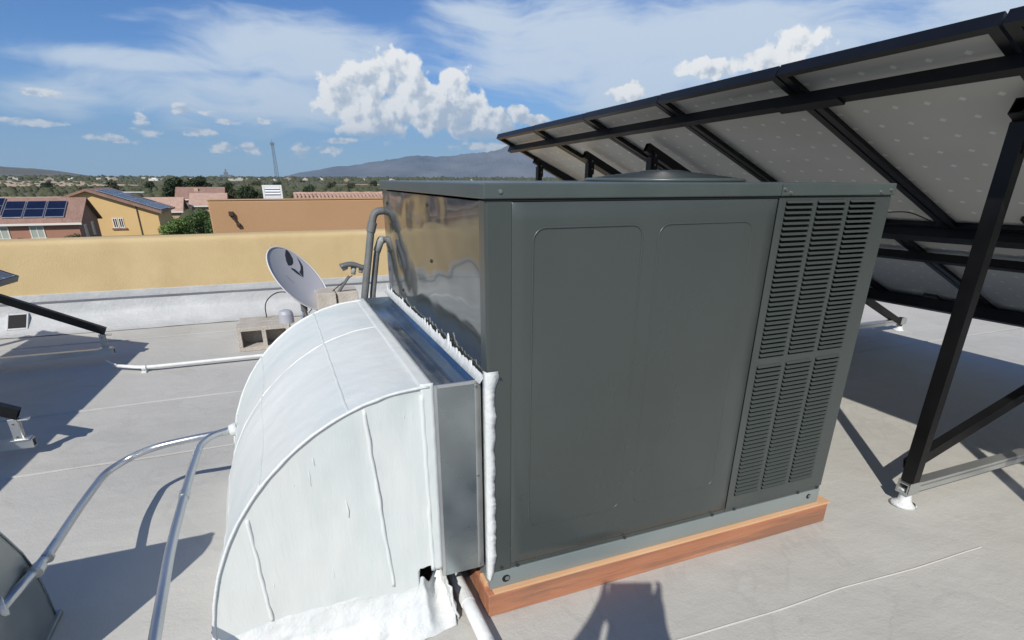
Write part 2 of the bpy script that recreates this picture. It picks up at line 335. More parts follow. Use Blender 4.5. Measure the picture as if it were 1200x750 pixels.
def put(mb, name, material, parent=None, at=None, bevel=0, smooth=False, segs=2, solid=0, auto=None):
    """link the collected geometry as one object; its coordinates are world ones"""
    base = wloc(parent) if parent else Vector((0, 0, 0))
    at = Vector(at) if at is not None else base
    me = mb.mesh(name, at, material, smooth)
    o = bpy.data.objects.new(name, me); COL.objects.link(o); o.location = at - base; o.parent = parent
    if solid: md = o.modifiers.new('solid', 'SOLIDIFY'); md.thickness = solid; md.offset = -1
    if bevel: md = o.modifiers.new('bevel', 'BEVEL'); md.width = bevel; md.segments = segs; md.limit_method = 'ANGLE'; md.angle_limit = R_(40); md.harden_normals = False
    return o
def share(src, loc, parent, rot=None):
    o = src.copy(); COL.objects.link(o); o.parent = parent; o.location = Vector(loc) - (wloc(parent) if parent else Vector((0, 0, 0)))
    if rot: o.rotation_euler = rot
    return o
def bend(pts, r, n=6):
    """polyline with rounded corners"""
    P_ = [Vector(p) for p in pts]; out = [P_[0]]
    for i in range(1, len(P_) - 1):
        a_, b_, c_ = P_[i - 1], P_[i], P_[i + 1]; ra = min(r, (b_ - a_).length * .49, (c_ - b_).length * .49)
        p0 = b_ + (a_ - b_).normalized() * ra; p1 = b_ + (c_ - b_).normalized() * ra
        for k in range(n + 1):
            t = k / n; out.append(p0 * (1 - t) ** 2 + b_ * 2 * t * (1 - t) + p1 * t * t)
    out.append(P_[-1]); return out
def nz(x, y, z, s=1.): return noise.noise(Vector((x * s, y * s, z * s)))

# ================================================================== SETTING: roof
def roof_fn(u, v):
    x = -9 + 17 * u; y = -7 + 12.6 * v
    return (x, y, .004 * nz(x, y, 0, .9) - .002)
rf = put(MB().grid(roof_fn, 120, 90), 'rooftop', M['roof'], smooth=True); tag(rf, kind='structure')
b_ = MB(); b_.box((-9, -7, -6.5), (8, 5.6, -.03)); tag(put(b_, 'building_body', M['stucco']), 'yellow stucco house block below the flat grey roof', 'building')

# lap seams of the roof coating: slightly raised brushed ridges
sm = MB()
def ridge(mb, pts, w, h, step=.06):
    L = []
    for p, q in zip(pts[:-1], pts[1:]):
        p, q = Vector(p), Vector(q); n_ = max(1, int((q - p).length / step))
        L += [p.lerp(q, i / n_) for i in range(n_)]
    L.append(Vector(pts[-1])); o = len(mb.v)
    for i, p in enumerate(L):
        d = (L[min(i + 1, len(L) - 1)] - L[max(0, i - 1)]).normalized(); r = Vector((-d.y, d.x, 0))
        j = 1 + .5 * nz(p.x * 9, p.y * 9, i * .1); off = .006 * nz(p.x * 3, p.y * 3, 2)
        for s_, hh in ((-1, -.001), (-.3, 1), (.3, 1), (1, -.001)):
            z = h * hh * j if hh > 0 else -.004
            mb.v.append((p.x + r.x * (s_ * w * j + off), p.y + r.y * (s_ * w * j + off), max(z, -.004) + .003))
    for i in range(len(L) - 1):
        for k in range(3): a_ = o + i * 4 + k; mb.f.append((a_, a_ + 1, a_ + 5, a_ + 4))
ridge(sm, [(.50, -.330, 0), (.85, -.349, 0), (1.2, -.352, 0), (1.55, -.374, 0), (1.92, -.386, 0)], .0026, .0004, .03)
M['seam'] = mat('roof_seam', (.47, .46, .43), (.53, .52, .49), sc=8, rough=.7)
tag(put(sm, 'roof_seam', M['seam'], rf, smooth=True))
for k, yy in enumerate((-1.55, 1.72, 4.40)):
    s3 = MB(); ridge(s3, [(-8.8 + 1.2 * i, yy + .02 * nz(i * 1.0, k, 5), 0) for i in range(15)], .014, .0008, .1); put(s3, 'roof_seam', M['roof'], rf, smooth=True)
s2 = MB(); ridge(s2, [(-3.2, 2.55, 0), (-1.2, 2.6, 0), (0, 2.62, 0)], .02, .002); put(s2, 'roof_seam', M['roof'], rf, smooth=True)

# ---- rear parapet
YW = 5.1
pw = empty('parapet_wall', (0, YW, 0), 'low yellow stucco parapet wall across the far edge of the roof', 'wall')
def par_fn(u, v):
    x = -9 + 17 * u
    prof = [(0, .318), (0, .45), (-.001, .6), (0, .74), (.004, .775), (.02, .797), (.05, .806), (.15, .808), (.25, .806), (.28, .797), (.296, .775), (.30, .70), (.30, -.2)]
    t = v * (len(prof) - 1); i = min(int(t), len(prof) - 2); fr = t - i
    y = prof[i][0] * (1 - fr) + prof[i + 1][0] * fr; z = prof[i][1] * (1 - fr) + prof[i + 1][1] * fr
    return (x, YW + y + .006 * nz(x * 1.3, z * 2, 1), z + (.005 * nz(x * 1.1, 5, 1) if z > .7 else 0))
put(MB().grid(par_fn, 170, 24), 'stucco_face', M['stucco'], pw, smooth=True)
up = MB()
def mem_fn(u, v):
    x = -9 + 17 * u
    prof = [(-.30, .004), (-.20, .012), (-.13, .04), (-.075, .085), (-.03, .13), (-.022, .20), (-.020, .243)]
    t = v * (len(prof) - 1); i = min(int(t), len(prof) - 2); fr = t - i
    y = prof[i][0] * (1 - fr) + prof[i + 1][0] * fr; z = prof[i][1] * (1 - fr) + prof[i + 1][1] * fr
    w = 1 - abs(v - .35) * 1.3
    return (x, YW + y + .012 * nz(x * 2.3, v * 3, 0) * w - .03 * (1 - v) * nz(x * .8, 3, 0), z + .006 * nz(x * 5, v * 5, 4) * w)
put(up.grid(mem_fn, 260, 14), 'membrane_upturn', M['membrane'], pw, smooth=True)
put(MB().prism([(YW - .018, .262), (YW - .021, .322), (YW - .006, .326), (YW + .01, .326), (YW + .01, .262)], 'x', -9, 8), 'flashing_band', M['membrane'], pw)
put(MB().prism([(YW - .024, .243), (YW - .028, .262), (YW + .01, .2625), (YW + .01, .243)], 'x', -9, 8), 'counterflashing', M['darkstrip'], pw)
# scupper on the membrane
sx = -2.86
def scq(u, v, o_):     # follows the sloping upturn
    return (sx - .01 + .135 * u + .008 * v, YW - .118 + .082 * v - o_, .052 + .105 * v + o_ * .6)
fr_ = MB()
for (u0, u1, v0, v1) in ((-.1, 0, -.12, 1.12), (1, 1.1, -.12, 1.12), (0, 1, -.12, 0), (0, 1, 1, 1.12)):
    a_ = [scq(u0, v0, .006), scq(u1, v0, .006), scq(u1, v1, .006), scq(u0, v1, .006)]; b_ = [scq(u0, v0, -.03), scq(u1, v0, -.03), scq(u1, v1, -.03), scq(u0, v1, -.03)]
    fr_.add(a_ + b_, [(0, 1, 2, 3), (7, 6, 5, 4), (0, 4, 5, 1), (1, 5, 6, 2), (2, 6, 7, 3), (3, 7, 4, 0)])
so_ = put(fr_, 'scupper_collar', M['membrane'], pw, bevel=.003)
put(MB().add([scq(0, 0, .0035), scq(1, 0, .0035), scq(1, 1, .0035), scq(0, 1, .0035)], [(0, 1, 2, 3)]), 'scupper_shade_patch', M['black'], so_)  # flat black patch painted in for the shaded hole
for (x0, x1, nm, lb) in ((7.7, 8.0, 'parapet_wall', 'yellow stucco parapet along the right edge, beyond the big solar array'), (-9.0, -8.7, 'parapet_wall', 'yellow stucco parapet along the left edge of the roof')):
    tag(put(MB().box((x0, -7, .0), (x1, 5.08, .8)), nm, M['stucco'], bevel=.03), lb, 'wall')

# ================================================================== ROOFTOP UNIT
UW, UD, ZC, ZT = 1.451, 1.44, 1.293, 1.33
un = empty('rooftop_air_conditioner', (0, 0, .094), 'large dark grey-green packaged air conditioner on a wooden curb, louvres at its right end', 'air conditioner')
# base rail (front, left, right, back)
br = MB(); br.box((.0, .0, .0955), (UW, .012, .159)); br.box((0, UD - .012, .0955), (UW, UD, .159)); br.box((.001, .012, .0955), (.012, UD - .012, .158)); br.box((UW - .012, .012, .0955), (UW - .001, UD - .012, .158))
rail = put(br, 'base_rail', M['rail'], un, bevel=.0015)
for (x, z, r) in ((.055, .126, .014), (1.392, .135, .011)):
    h = MB(); h.tube([(x, -.0012, z), (x, .006, z)], r, 20); put(h, 'hole_shade_disc', M['black'], rail)  # black disc stands for the shade in the lifting hole
    h = MB(); h.tube([(x + .004, -.0016, z), (x + .004, .004, z)], r * .55, 14); put(h, 'hole_plug', M['darkstrip'], rail)
# corner posts
cp = MB(); cp.prism([(.0706, .05), (.0706, .0012), (.0075, .0012), (.0030, .0028), (.0010, .006), (.0003, .011), (.0003, .05)], 'z', .1605, ZC - .004); put(cp, 'corner_post', M['paint'], un)
cp = MB(); cp.box((UW - .05, .05, .1605), (UW - .002, UD, ZC - .004)); put(cp, 'right_panel', M['paint'], un, bevel=.002)
# front service panel
def front_fn(u, v):
    uu = (0, .0015, .004)[min(2, int(round(u * 62)))] if u * 62 < 2.5 else (1 - (0, .0015, .004)[min(2, int(round((1 - u) * 62)))] if (1 - u) * 62 < 2.5 else u); vv = (0, .0015, .004)[min(2, int(round(v * 72)))] if v * 72 < 2.5 else (1 - (0, .0015, .004)[min(2, int(round((1 - v) * 72)))] if (1 - v) * 72 < 2.5 else v)
    u, v = uu, vv; x = .0712 + (.9533 - .0712) * u; z = .176 + (ZC - .006 - .176) * v
    e_ = min(u, 1 - u, v, 1 - v); k = min(1, e_ * 9)
    return (x, .0002 + .0018 * nz(x * 1.6, z * 1.6, 3) * k + .004 * (1 - min(1, e_ * 260)), z)
fp = MB(); fp.grid(front_fn, 62, 72); fpo = put(fp, 'service_panel', M['paint'], un, smooth=True)
put(MB().box((.0745, .006, .178), (.9505, .02, ZC - .008)), 'panel_liner', M['screwdark'], fpo)
put(MB().box((.0705, .0035, .1605), (.9525, .012, .1745)), 'lower_lip', M['paint'], un, bevel=.0015)
def emboss(x0, x1, z0, z1, rr):
    pts = []
    for (cx_, cz_, a0) in ((x1 - rr, z1 - rr, 0), (x0 + rr, z1 - rr, 90), (x0 + rr, z0 + rr, 180), (x1 - rr, z0 + rr, 270)):
        for k in range(7): t = R_(a0 + 15 * k); zz_ = cz_ + rr * math.sin(t); pts.append((cx_ + rr * math.cos(t), .0008 - .0012 * min(1, max(0, (zz_ - .6) / .6)), cz_ + rr * math.sin(t)))
    pts.append(pts[0]); return pts
for (x0, x1, z1) in ((.132, .470, 1.222), (.525, .868, 1.222)):
    put(MB().tube(emboss(x0, x1, .30, z1, .035), .0024, 8, False), 'embossed_bead', M['paint'], fpo, smooth=True)
# louvre panel: a real grille of slats in three columns and two tiers
COLS = [(.984, 1.094), (1.116, 1.236), (1.258, 1.376)]
TIERS = [(.772, 1.281, 32), (.228, .747, 32)]
lp = MB(); y0, y1 = -.0005, .0015
xs = [.9552, COLS[0][0], COLS[0][1], COLS[1][0], COLS[1][1], COLS[2][0], COLS[2][1], UW - .001]
for i in range(0, 8, 2): lp.box((xs[i], y0, .176), (xs[i + 1], y1, ZC - .006))
for c0, c1_ in COLS:
    lp.box((c0, y0, .176), (c1_, y1, TIERS[1][0])); lp.box((c0, y0, TIERS[1][1]), (c1_, y1, TIERS[0][0])); lp.box((c0, y0, TIERS[0][1]), (c1_, y1, ZC - .006))
lp.box((UW - .003, .0016, .176), (UW - .001, .05, ZC - .006))
lpo = put(lp, 'louvre_panel', M['paint'], un)
put(MB().box((.956, .0035, .1605), (UW - .001, .012, .1745)), 'lower_lip', M['paint'], un, bevel=.0015)
first = {}
for ci, (c0, c1_) in enumerate(COLS):
    for (z0, z1, n_) in TIERS:
        p_ = (z1 - z0) / n_
        for k in range(n_):
            zt = z0 + (k + 1) * p_; w_ = c1_ - c0; key = round(w_, 4)
            if key not in first:
                mb = MB(); hgt = p_ * .50
                prof = [(.0012, 0.), (-.0012, -.0012), (-.0100, -hgt), (-.0090, -hgt - .0008), (.0012, -.0026)]
                mb.prism(prof, 'x', 0.0005, w_ - .0005)
                me = mb.mesh('louvre', (0, 0, 0), M['paint']); o = bpy.data.objects.new('louvre', me); COL.objects.link(o); o.parent = lpo
                o.location = Vector((c0, 0, zt)) - wloc(lpo); first[key] = o
            else: share(first[key], (c0, 0, zt), lpo)
ins = MB(); ins.box((.97, .055, .17), (UW - .055, .075, ZC - .01)); put(ins, 'condenser_coil', M['coil'], un)
ins = MB(); ins.box((.958, .02, .165), (.966, .055, ZC - .008)); ins.box((UW - .052, .02, .165), (UW - .051, .054, ZC - .008)); put(ins, 'inner_frame', M['black'], un)
# glossy left side panel
def left_fn(u, v):
    y = .012 + (UD - .016) * u; z = .162 + (ZC - .168) * v
    k = min(1, min(u, 1 - u, v, 1 - v) * 8)
    return (.002 - .0045 * nz(y * 1.7, z * 1.9, 9) * k, y, z)
lfo = put(MB().grid(left_fn, 60, 60), 'side_panel', M['paint_gloss'], un, smooth=True)
put(MB().box((.02, UD - .02, .161), (UW - .06, UD - .004, ZC - .004)), 'rear_panel', M['paint'], un)
# top cap with turned-down edge
c_ = .006
cap = MB(); cap.box((-c_, -c_, ZC), (UW + c_, UD + c_, ZT)); capo = put(cap, 'top_cap', M['paint_cap'], un, bevel=.004, segs=3)
put(MB().box((.0, .0, ZC - .0055), (UW - .004, .0021, ZC - .0005)), 'gap_shade_strip', M['black'], capo)  # black strip painted in as the shade below the cap edge
put(MB().box((.952, -c_ - .0012, ZC + .0015), (.9535, -c_ + .002, ZT - .004)), 'cap_joint', M['screwdark'], capo)
def screws(pts, axis, parent, material=M['screw'], r=.0042):
    src = None
    for p_ in pts:
        if src is None:
            mb = MB(); d = Vector(axis); mb.tube([Vector((0, 0, 0)), d * .0022], r * 1.35, 12); mb.tube([d * .0022, d * .0046], r, 6)
            me = mb.mesh('screw', (0, 0, 0), material); src = bpy.data.objects.new('screw', me); COL.objects.link(src); src.parent = parent; src.location = Vector(p_) - wloc(parent)
        else: share(src, p_, parent)
screws([(.038, -c_, 1.311), (.965, -c_, 1.313), (.99, -c_, 1.303), (1.388, -c_, 1.303), (1.435, -c_, 1.309), (.49, -c_, 1.325)][:5], (0, -1, 0), capo)
screws([(.094, .0, .168), (.506, .0, .1665), (.893, .0, .1665), (.999, .0, .1675), (1.327, .0, .1675), (1.43, 0, .17), (.04, .001, .172)], (0, -1, 0), un, M['screwdark'], .0045)
screws([(.04, .002, .82)], (0, -1, 0), un, M['screwdark'], .003)
screws([(.002, .589, 1.257), (.002, 1.334, 1.235), (.002, .57, 1.074), (.002, 1.103, .882), (.002, 1.38, 1.02)], (-1, 0, 0), lfo, M['screwdark'], .005)
# refrigerant port in the left panel, small latch strip on the post
# fan guard
FX, FY = 1.06, .74
fg = MB()
def fh(r): return ZT + .010 + .036 * max(0, 1 - (r / .31)) ** .8
rings = [.31 - .019 * i for i in range(13)]
for r in rings:
    fg.tube([(FX + r * math.cos(t), FY + r * math.sin(t), fh(r)) for t in [2 * math.pi * k / 48 for k in range(49)]], .0028, 5, False)
for k in range(12):
    t = 2 * math.pi * k / 12; fg.tube([(FX + r * math.cos(t), FY + r * math.sin(t), fh(r) - .004) for r in (.32, .25, .18, .09)], .0032, 5)
fgo = put(fg, 'fan_guard', M['screwdark'], un, smooth=True)
h = MB(); h.tube([(FX, FY, fh(.1) - .01), (FX, FY, fh(.1) + .004), (FX, FY, fh(.1) + .008)], [.1, .1, .06], 24); put(h, 'fan_hub', M['screwdark'], fgo, smooth=False)
h = MB(); h.tube([(FX + .32 * math.cos(t), FY + .32 * math.sin(t), ZT + .006) for t in [2 * math.pi * k / 48 for k in range(49)]], .008, 8, False); put(h, 'fan_ring', M['paint_cap'], fgo, smooth=True)
h = MB(); h.tube([(FX, FY, ZT + .0005), (FX, FY, ZT + .003)], .30, 40); put(h, 'fan_opening', M['black'], fgo)
for k in range(4):
    t0 = k * math.pi / 2 + .3
    put(MB().grid(lambda u, v: (FX + (.07 + .22 * u) * math.cos(t0 + v * .7), FY + (.07 + .22 * u) * math.sin(t0 + v * .7), ZT + .008 + .008 * v), 4, 4), 'fan_blade', M['screwdark'], fgo, solid=.002)

# ---- timber curb
cb = empty('wooden_curb', (0, 0, 0), 'reddish brown timber curb under the dark air conditioner, pale plywood edge along its top', 'wooden curb')
wl, wr, wf = -.0125, UW + .0457, -.018
def board(lo, hi, nm='board', mt='wood', bev=.003): return put(MB().box(lo, hi), nm, M[mt], cb, at=lo, bevel=bev)
board((wl, wf, 0), (wr, .020, .087)); board((wl, .0215, 0), (wr - .01, .085, .0865))
board((wl, UD - .06, 0), (wr, UD - .02, .084)); board((wl, UD - .018, 0), (wr, UD + .02, .084))
board((wl + .004, .0865, 0), (wl + .042, UD - .062, .080)); board((wr - .045, .0865, 0), (wr - .007, UD - .062, .080))
board((wl + .02, wf - .002, .0875), (wr + .010, .10, .0945), 'plywood_strip', 'ply', .001)
board((wl + .003, .03, .0845), (wl + .019, .08, .105), 'wood_shim', 'ply', .001)

# ================================================================== DUCT
PX0, PX1, PY0, PY1, PZ = -.145, -.003, .050, 1.36, .812
du = empty('supply_duct', (-.45, .6, 0), 'big white-coated curved duct elbow running from the air conditioner down into the roof', 'duct')
# plenum box (bare galvanised)
def plf(u, v):
    x = PX0 + .012 + (PX1 - .004 - PX0 - .012) * u; z = .155 + (PZ - .012 - .155) * v - .012 * 0
    zb = .160 - .026 * 0
    return (x, PY0 + .002 + .004 * math.sin(math.pi * u) * math.sin(math.pi * v), z)
pl = MB(); pl.grid(plf, 14, 24); plen = put(pl, 'plenum', M['galv'], du, smooth=True)
prof = [(PX0 + .004, PZ - .006), (PX0 + .012, PZ - .026), (PX0 + .045, PZ - .036), (-.06, PZ - .038), (-.025, PZ - .026), (-.004, PZ - .002)]
def ptf(u, v):
    t = u * (len(prof) - 1); i = min(int(t), len(prof) - 2); fr = t - i
    x = prof[i][0] * (1 - fr) + prof[i + 1][0] * fr; z = prof[i][1] * (1 - fr) + prof[i + 1][1] * fr
    y = PY0 + .008 + (PY1 - PY0 - .012) * v
    return (x, y, z + .004 * nz(x * 5, y * 4, 0) * math.sin(math.pi * u))
put(MB().grid(ptf, 20, 50), 'plenum_top', M['galvtop'], plen, smooth=True)
e_ = MB(); e_.box((PX0 + .001, PY0 - .001, .157), (PX0 + .013, PY0 + .003, PZ - .004)); e_.box((PX0 + .014, PY0 - .0015, PZ - .014), (PX1 - .002, PY0 + .006, PZ - .004)); e_.box((-.022, PY0 - .001, .158), (-.0035, PY0 + .0025, PZ - .015))
put(e_, 'edge_flange', M['alu'], plen, bevel=.001)
e_ = MB(); e_.box((PX0, PY0 + .002, PZ - .008), (PX0 + .006, PY1, PZ - .002)); put(e_, 'top_flange', M['galvdark'], plen)
e_ = MB(); e_.box((PX0 + .002, PY1 - .002, .16), (PX1, PY1, PZ - .004)); put(e_, 'plenum_back', M['galv'], plen)
put(MB().box((PX0 + .014, PY0 + .008, .158), (PX1, PY1 - .004, .162)), 'plenum_bottom', M['galvdark'], plen)
screws([(PX0 + .004, .42, PZ - .002), (PX0 + .004, .82, PZ - .002), (PX0 + .004, 1.2, PZ - .002)], (0, 0, 1), plen)
screws([(-.02, PY0 - .001, .17), (-.018, PY0 - .001, .5), (-.018, PY0 - .001, .79)], (0, -1, 0), plen, M['screw'], .003)
# elbow
EX, EZ, EA, EB = -.155, .06, .655, .748
def arc(t):
    """t 0 (top, at the plenum) .. 1 (foot); outer curve of the elbow"""
    if t < .88:
        th = R_(90 + 90 * (t / .88) * .97); return (EX + EA * math.cos(th), EZ + EB * math.sin(th))
    k = (t - .88) / .12; th = R_(90 + 90 * .97); x0, z0 = EX + EA * math.cos(th), EZ + EB * math.sin(th)
    return (x0 + .004 * k, z0 * (1 - k) + .0 * k + .02 * k)
EY0, EY1 = PY0, 1.30
def cover(u, v):
    x, z = arc(u); y = EY0 + (EY1 - EY0) * v
    sag = -.010 * math.sin(math.pi * min(1, ((v * 2.0) % 1.0))) * math.sin(math.pi * u)
    d = sag + .004 * nz(x * 4, y * 4, z * 4) + .0015 * nz(x * 17, y * 17, z * 17)
    nx, nz_ = (x - EX) / EA, (z - EZ) / EB
    return (x + nx * d, y, z + nz_ * d)
cv = put(MB().grid(cover, 80, 90), 'curved_cover', M['white'], du, smooth=True)
def side(u, v):
    x, z = arc(v); zb = .135; xi = PX0 - .016
    # fan from the throat line to the arc
    t = u; bx = xi + (arc(1)[0] - xi) * v; bz = .80 * (1 - v) ** 1.0 + .0
    # radial blend between the arc and a curve hugging the inner corner
    ix = xi; iz = .80 * (1 - v) + .135 * v if v < 1 else zb
    if v > .55: ix = xi + (arc(1)[0] - xi) * 0
    px, pz = ix + (x - ix) * t, iz + (z - iz) * t
    k = math.sin(math.pi * min(1, max(0, u)))
    if px > -.225: pz = max(pz, .205 + .012 * nz(px * 40, 1, 3))
    return (px, EY0 + .006 * nz(px * 3.2, pz * 3.2, 5) * k + .0025 * nz(px * 14, pz * 10, 7) * k + .004 * k, pz)
sdo = put(MB().grid(side, 60, 90), 'side_plate', M['white'], du, smooth=True)
put(MB().grid(lambda u, v: (side(u, v)[0], EY1 - .002, side(u, v)[2]), 10, 30), 'rear_plate', M['white'], du, smooth=True)
put(MB().box((PX0 - .17, EY0 + .02, .01), (PX0 - .165, EY1 - .02, .74)), 'inner_throat', M['black'], du)
# standing seams and ribs
def wob(p, s=.002, k=0): return Vector(p) + Vector((nz(p[0] * 20 + k, p[2] * 20, p[1] * 20), nz(p[1] * 21 + k, p[2] * 19, 3) * .6, nz(p[2] * 18, p[0] * 22, k + 7))) * s
front = [wob((arc(i / 90)[0] , EY0 - .002, arc(i / 90)[1])) for i in range(0, 88)]
put(MB().tube(front, [.0046 + .0012 * nz(i * .3, 1, 1) for i in range(len(front))], 8), 'rim_seam', M['goo'], du, smooth=True)
put(MB().tube([wob((arc(i / 90)[0], EY1, arc(i / 90)[1])) for i in range(88)], .006, 8), 'rim_seam', M['goo'], du, smooth=True)
mid = [wob(Vector(cover(i / 90, .585)) - Vector(((cover(i / 90, .585)[0] - EX) / EA, 0, (cover(i / 90, .585)[2] - EZ) / EB)) * .0022, .002) for i in range(0, 88)]
put(MB().tube(mid, [.0050 + .0015 * nz(i * .3, 4, 1) for i in range(len(mid))], 9), 'cover_seam', M['white'], du, smooth=True)
for uu in (.20, .46, .70):
    pts = [wob(cover(uu, v / 60), .003) - Vector(((cover(uu, .5)[0] - EX) / EA, 0, (cover(uu, .5)[2] - EZ) / EB)) * .003 for v in range(61)]
    put(MB().tube(pts, [.0056 + .0010 * nz(i * .3, uu * 9, 1) for i in range(61)], 10), 'cover_seam', M['white'], du, smooth=True)
def rib(x0, z0, x1, z1, r, nm='side_rib', mt='white'):
    pts = [wob((x0 + (x1 - x0) * t / 40, EY0 + .0035, z0 + (z1 - z0) * t / 40), .003, x0) for t in range(41)]
    put(MB().tube(pts, [1.35 * r * (1 + .25 * nz(i * .25, x0 * 9, 1)) for i in range(41)], 10), nm, M[mt], du, smooth=True)
rib(-.335, .765, -.300, .165, .0042); rib(-.665, .50, -.655, .15, .0042); rib(-.175, .785, -.172, .19, .0055)
# flange strip at the elbow's mouth
fl = MB(); fl.grid(lambda u, v: (PX0 - .034 + .036 * u, EY0 - .0022 - .0015 * u + .001 * nz(v * 20, u * 3, 1), .190 + (.628 - 0) * v), 4, 60); put(fl, 'mouth_flange', M['white'], du, smooth=True, solid=.003)
ft_ = MB(); ft_.grid(lambda u, v: (PX0 - .036 + .040 * u, EY0 + (PY1 - EY0 - .005) * v, PZ - .0035 + .002 * u + .0008 * nz(v * 40, u * 3, 1)), 4, 90); put(ft_, 'mouth_flange', M['white'], du, smooth=True, solid=.003)
db_ = MB(); rnd_ = random.Random(12)
for k in range(12):
    v_ = rnd_.random() * .8 + .05; uz = rnd_.choice([0, 0, 1]); x0 = -.19 - .55 * rnd_.random(); zmax = EZ + EB * math.sqrt(max(0, 1 - ((x0 - EX) / EA) ** 2)) - .03
    if zmax < .25: continue
    z1_ = zmax - rnd_.random() * (zmax - .2) * (1 if k % 3 else .05); L_ = .02 + .07 * rnd_.random()
    db_.tube([wob((x0, EY0 + .0045, z1_), .004, k), wob((x0 + .003, EY0 + .003, z1_ - L_ * .6), .004, k), wob((x0 + .004, EY0 + .0035, z1_ - L_), .004, k)], [.0006, .0014 + .0012 * rnd_.random(), .0006], 8)
dbo = put(db_, 'sealant_drips', M['white'], du, smooth=True); dbo['kind'] = 'stuff'
# torn curb skirt at the foot
def skirt(u, v):
    x = -.812 + (.812 - .118) * u
    prof = [(.006, .165), (-.004, .12), (-.020, .07), (-.060, .028), (-.085, .001)]
    t = v * (len(prof) - 1); i = min(int(t), len(prof) - 2); fr = t - i
    y = prof[i][0] * (1 - fr) + prof[i + 1][0] * fr; z = prof[i][1] * (1 - fr) + prof[i + 1][1] * fr
    if u > .88: k = (u - .88) / .12; z *= 1 - .42 * math.sin(math.pi * min(1, k * 1.15)) ; y += .14 * k * (1 - v) + .02 * k
    j = .010 * nz(x * 9, v * 3, 1) + .005 * nz(x * 25, v * 9, 4)
    return (x + .01 * nz(v * 4, x * 6, 2), EY0 + y + j * (.4 + v), max(.002, z + j * (1 - v) * .7 + (.006 * nz(x * 13, v * 5, 8))))
put(MB().grid(skirt, 130, 22), 'curb_skirt', M['goo'], du, smooth=True, solid=.006)
cs = MB(); cs.grid(lambda u, v: (-.806 - .012 * v - .012 * v * v + .004 * nz(u * 20, v * 4, 0), EY0 + (EY1 - EY0) * u, .10 * (1 - v) + .002), 60, 8); put(cs, 'curb_skirt', M['goo'], du, smooth=True, solid=.005)
cs = MB(); cs.grid(lambda u, v: (-.128 + .012 * nz(u * 12, v * 4, 0) + .02 * v, EY0 + .17 - .21 * u * 1.0, (.15 - .02 * u) * (1 - v) + .002), 30, 10); put(cs, 'curb_skirt', M['goo'], du, smooth=True, solid=.005)
# sealant where the plenum meets the unit: ragged brushed band
def ragged(n_, fn, seed, name='sealant_band'):
    random.seed(seed); mb = MB(); o = 0
    for i in range(n_ + 1):
        t = i / n_; lo_, mid_, hi_ = fn(t); mb.v += [tuple(lo_), tuple(mid_), tuple(hi_)]
    for i in range(n_):
        for k in range(2): a_ = i * 3 + k; mb.f.append((a_, a_ + 1, a_ + 4, a_ + 3))
    return put(mb, name, M['goo'], du, smooth=True, solid=.003)
def s_top(t):
    y = 1.47 - 1.45 * t
    h_ = .010 + .012 * abs(nz(t * 14, 1, 1)) + .012 * abs(nz(t * 42, 1, 1)) + .085 * max(0, nz(t * 31, 7, 2) - .28) * (.6 + .7 * t) + .05 * max(0, nz(t * 75, 3, 9) - .25)
    return Vector((-.016, y, PZ - .006)), Vector((-.006, y, PZ + .008)), Vector((-.0035, y + .01 * nz(t * 40, 2, 2), PZ + .008 + h_))
ragged(420, s_top, 3)
def s_front(t):
    z = .135 + (.845 - .135) * t
    w_ = .017 + .007 * nz(t * 7, 1, 5) + .006 * nz(t * 19, 3, 5) + .002 * nz(t * 60, 3, 5) + .012 * max(0, (t - .88) / .12)
    if t < .08: w_ *= t / .08
    return Vector((-.008, .018, z)), Vector((-.0035, -.0045, z)), Vector((-.002 + w_ + .004, -.003, z + .004 * nz(t * 30, 2, 1)))
ragged(360, s_front, 4)
def s_ff(t):
    z = .16 + (.80 - .16) * t; w_ = .006 + .007 * max(0, nz(t * 25, 5, 5)) + .008 * max(0, nz(t * 9, 1, 5))
    return Vector((-.0235 - w_, PY0 - .003, z)), Vector((-.02, PY0 - .0045, z)), Vector((-.0145, PY0 - .003, z))

# ================================================================== pipes beside the unit
def pipe(name, pts, r, mt, label, cat='pipe', group=None, rr=.04, couplings=(), nb=7):
    L = bend(pts, rr, nb); root = L[0]
    o = put(MB().tube(L, r, 16), name, M[mt], None, at=root, smooth=True); tag(o, label, cat, group)
    for (p, q, k) in couplings:
        put(MB().tube([p, q], r * k, 16), 'coupling', M[mt], o, smooth=False, bevel=.001)
    return o
o = pipe('conduit', [(.03, 1.475, 1.195), (-.035, 1.475, 1.195), (-.055, 1.475, 1.13), (-.128, 1.46, .76), (-.16, 1.46, .3), (-.16, 1.46, .012)], .0175, 'insul', 'thicker dark grey conduit bending into the rear left corner of the air conditioner', 'conduit', rr=.045,
     couplings=[((-.062, 1.474, 1.10), (-.048, 1.474, 1.145), 1.25)])
o = pipe('conduit', [(.03, 1.50, 1.06), (-.005, 1.50, 1.06), (-.035, 1.50, 1.01), (-.078, 1.49, .79), (-.10, 1.49, .3), (-.10, 1.49, .012)], .0145, 'insul', 'thinner grey conduit with a pale elbow, right of the thicker one behind the white duct', 'conduit', rr=.03)
put(MB().tube(bend([(.0, 1.50, 1.06), (-.012, 1.50, 1.06), (-.036, 1.50, 1.005)], .03), .0185, 14), 'elbow_fitting', M['pipepaint'], o, smooth=True)
# small flexible line on the unit's left face
fle = bend([(-.008, 1.43, 1.03), (-.03, 1.40, 1.06), (-.02, 1.33, 1.0), (-.012, 1.30, .87), (-.014, 1.25, .825)], .05)

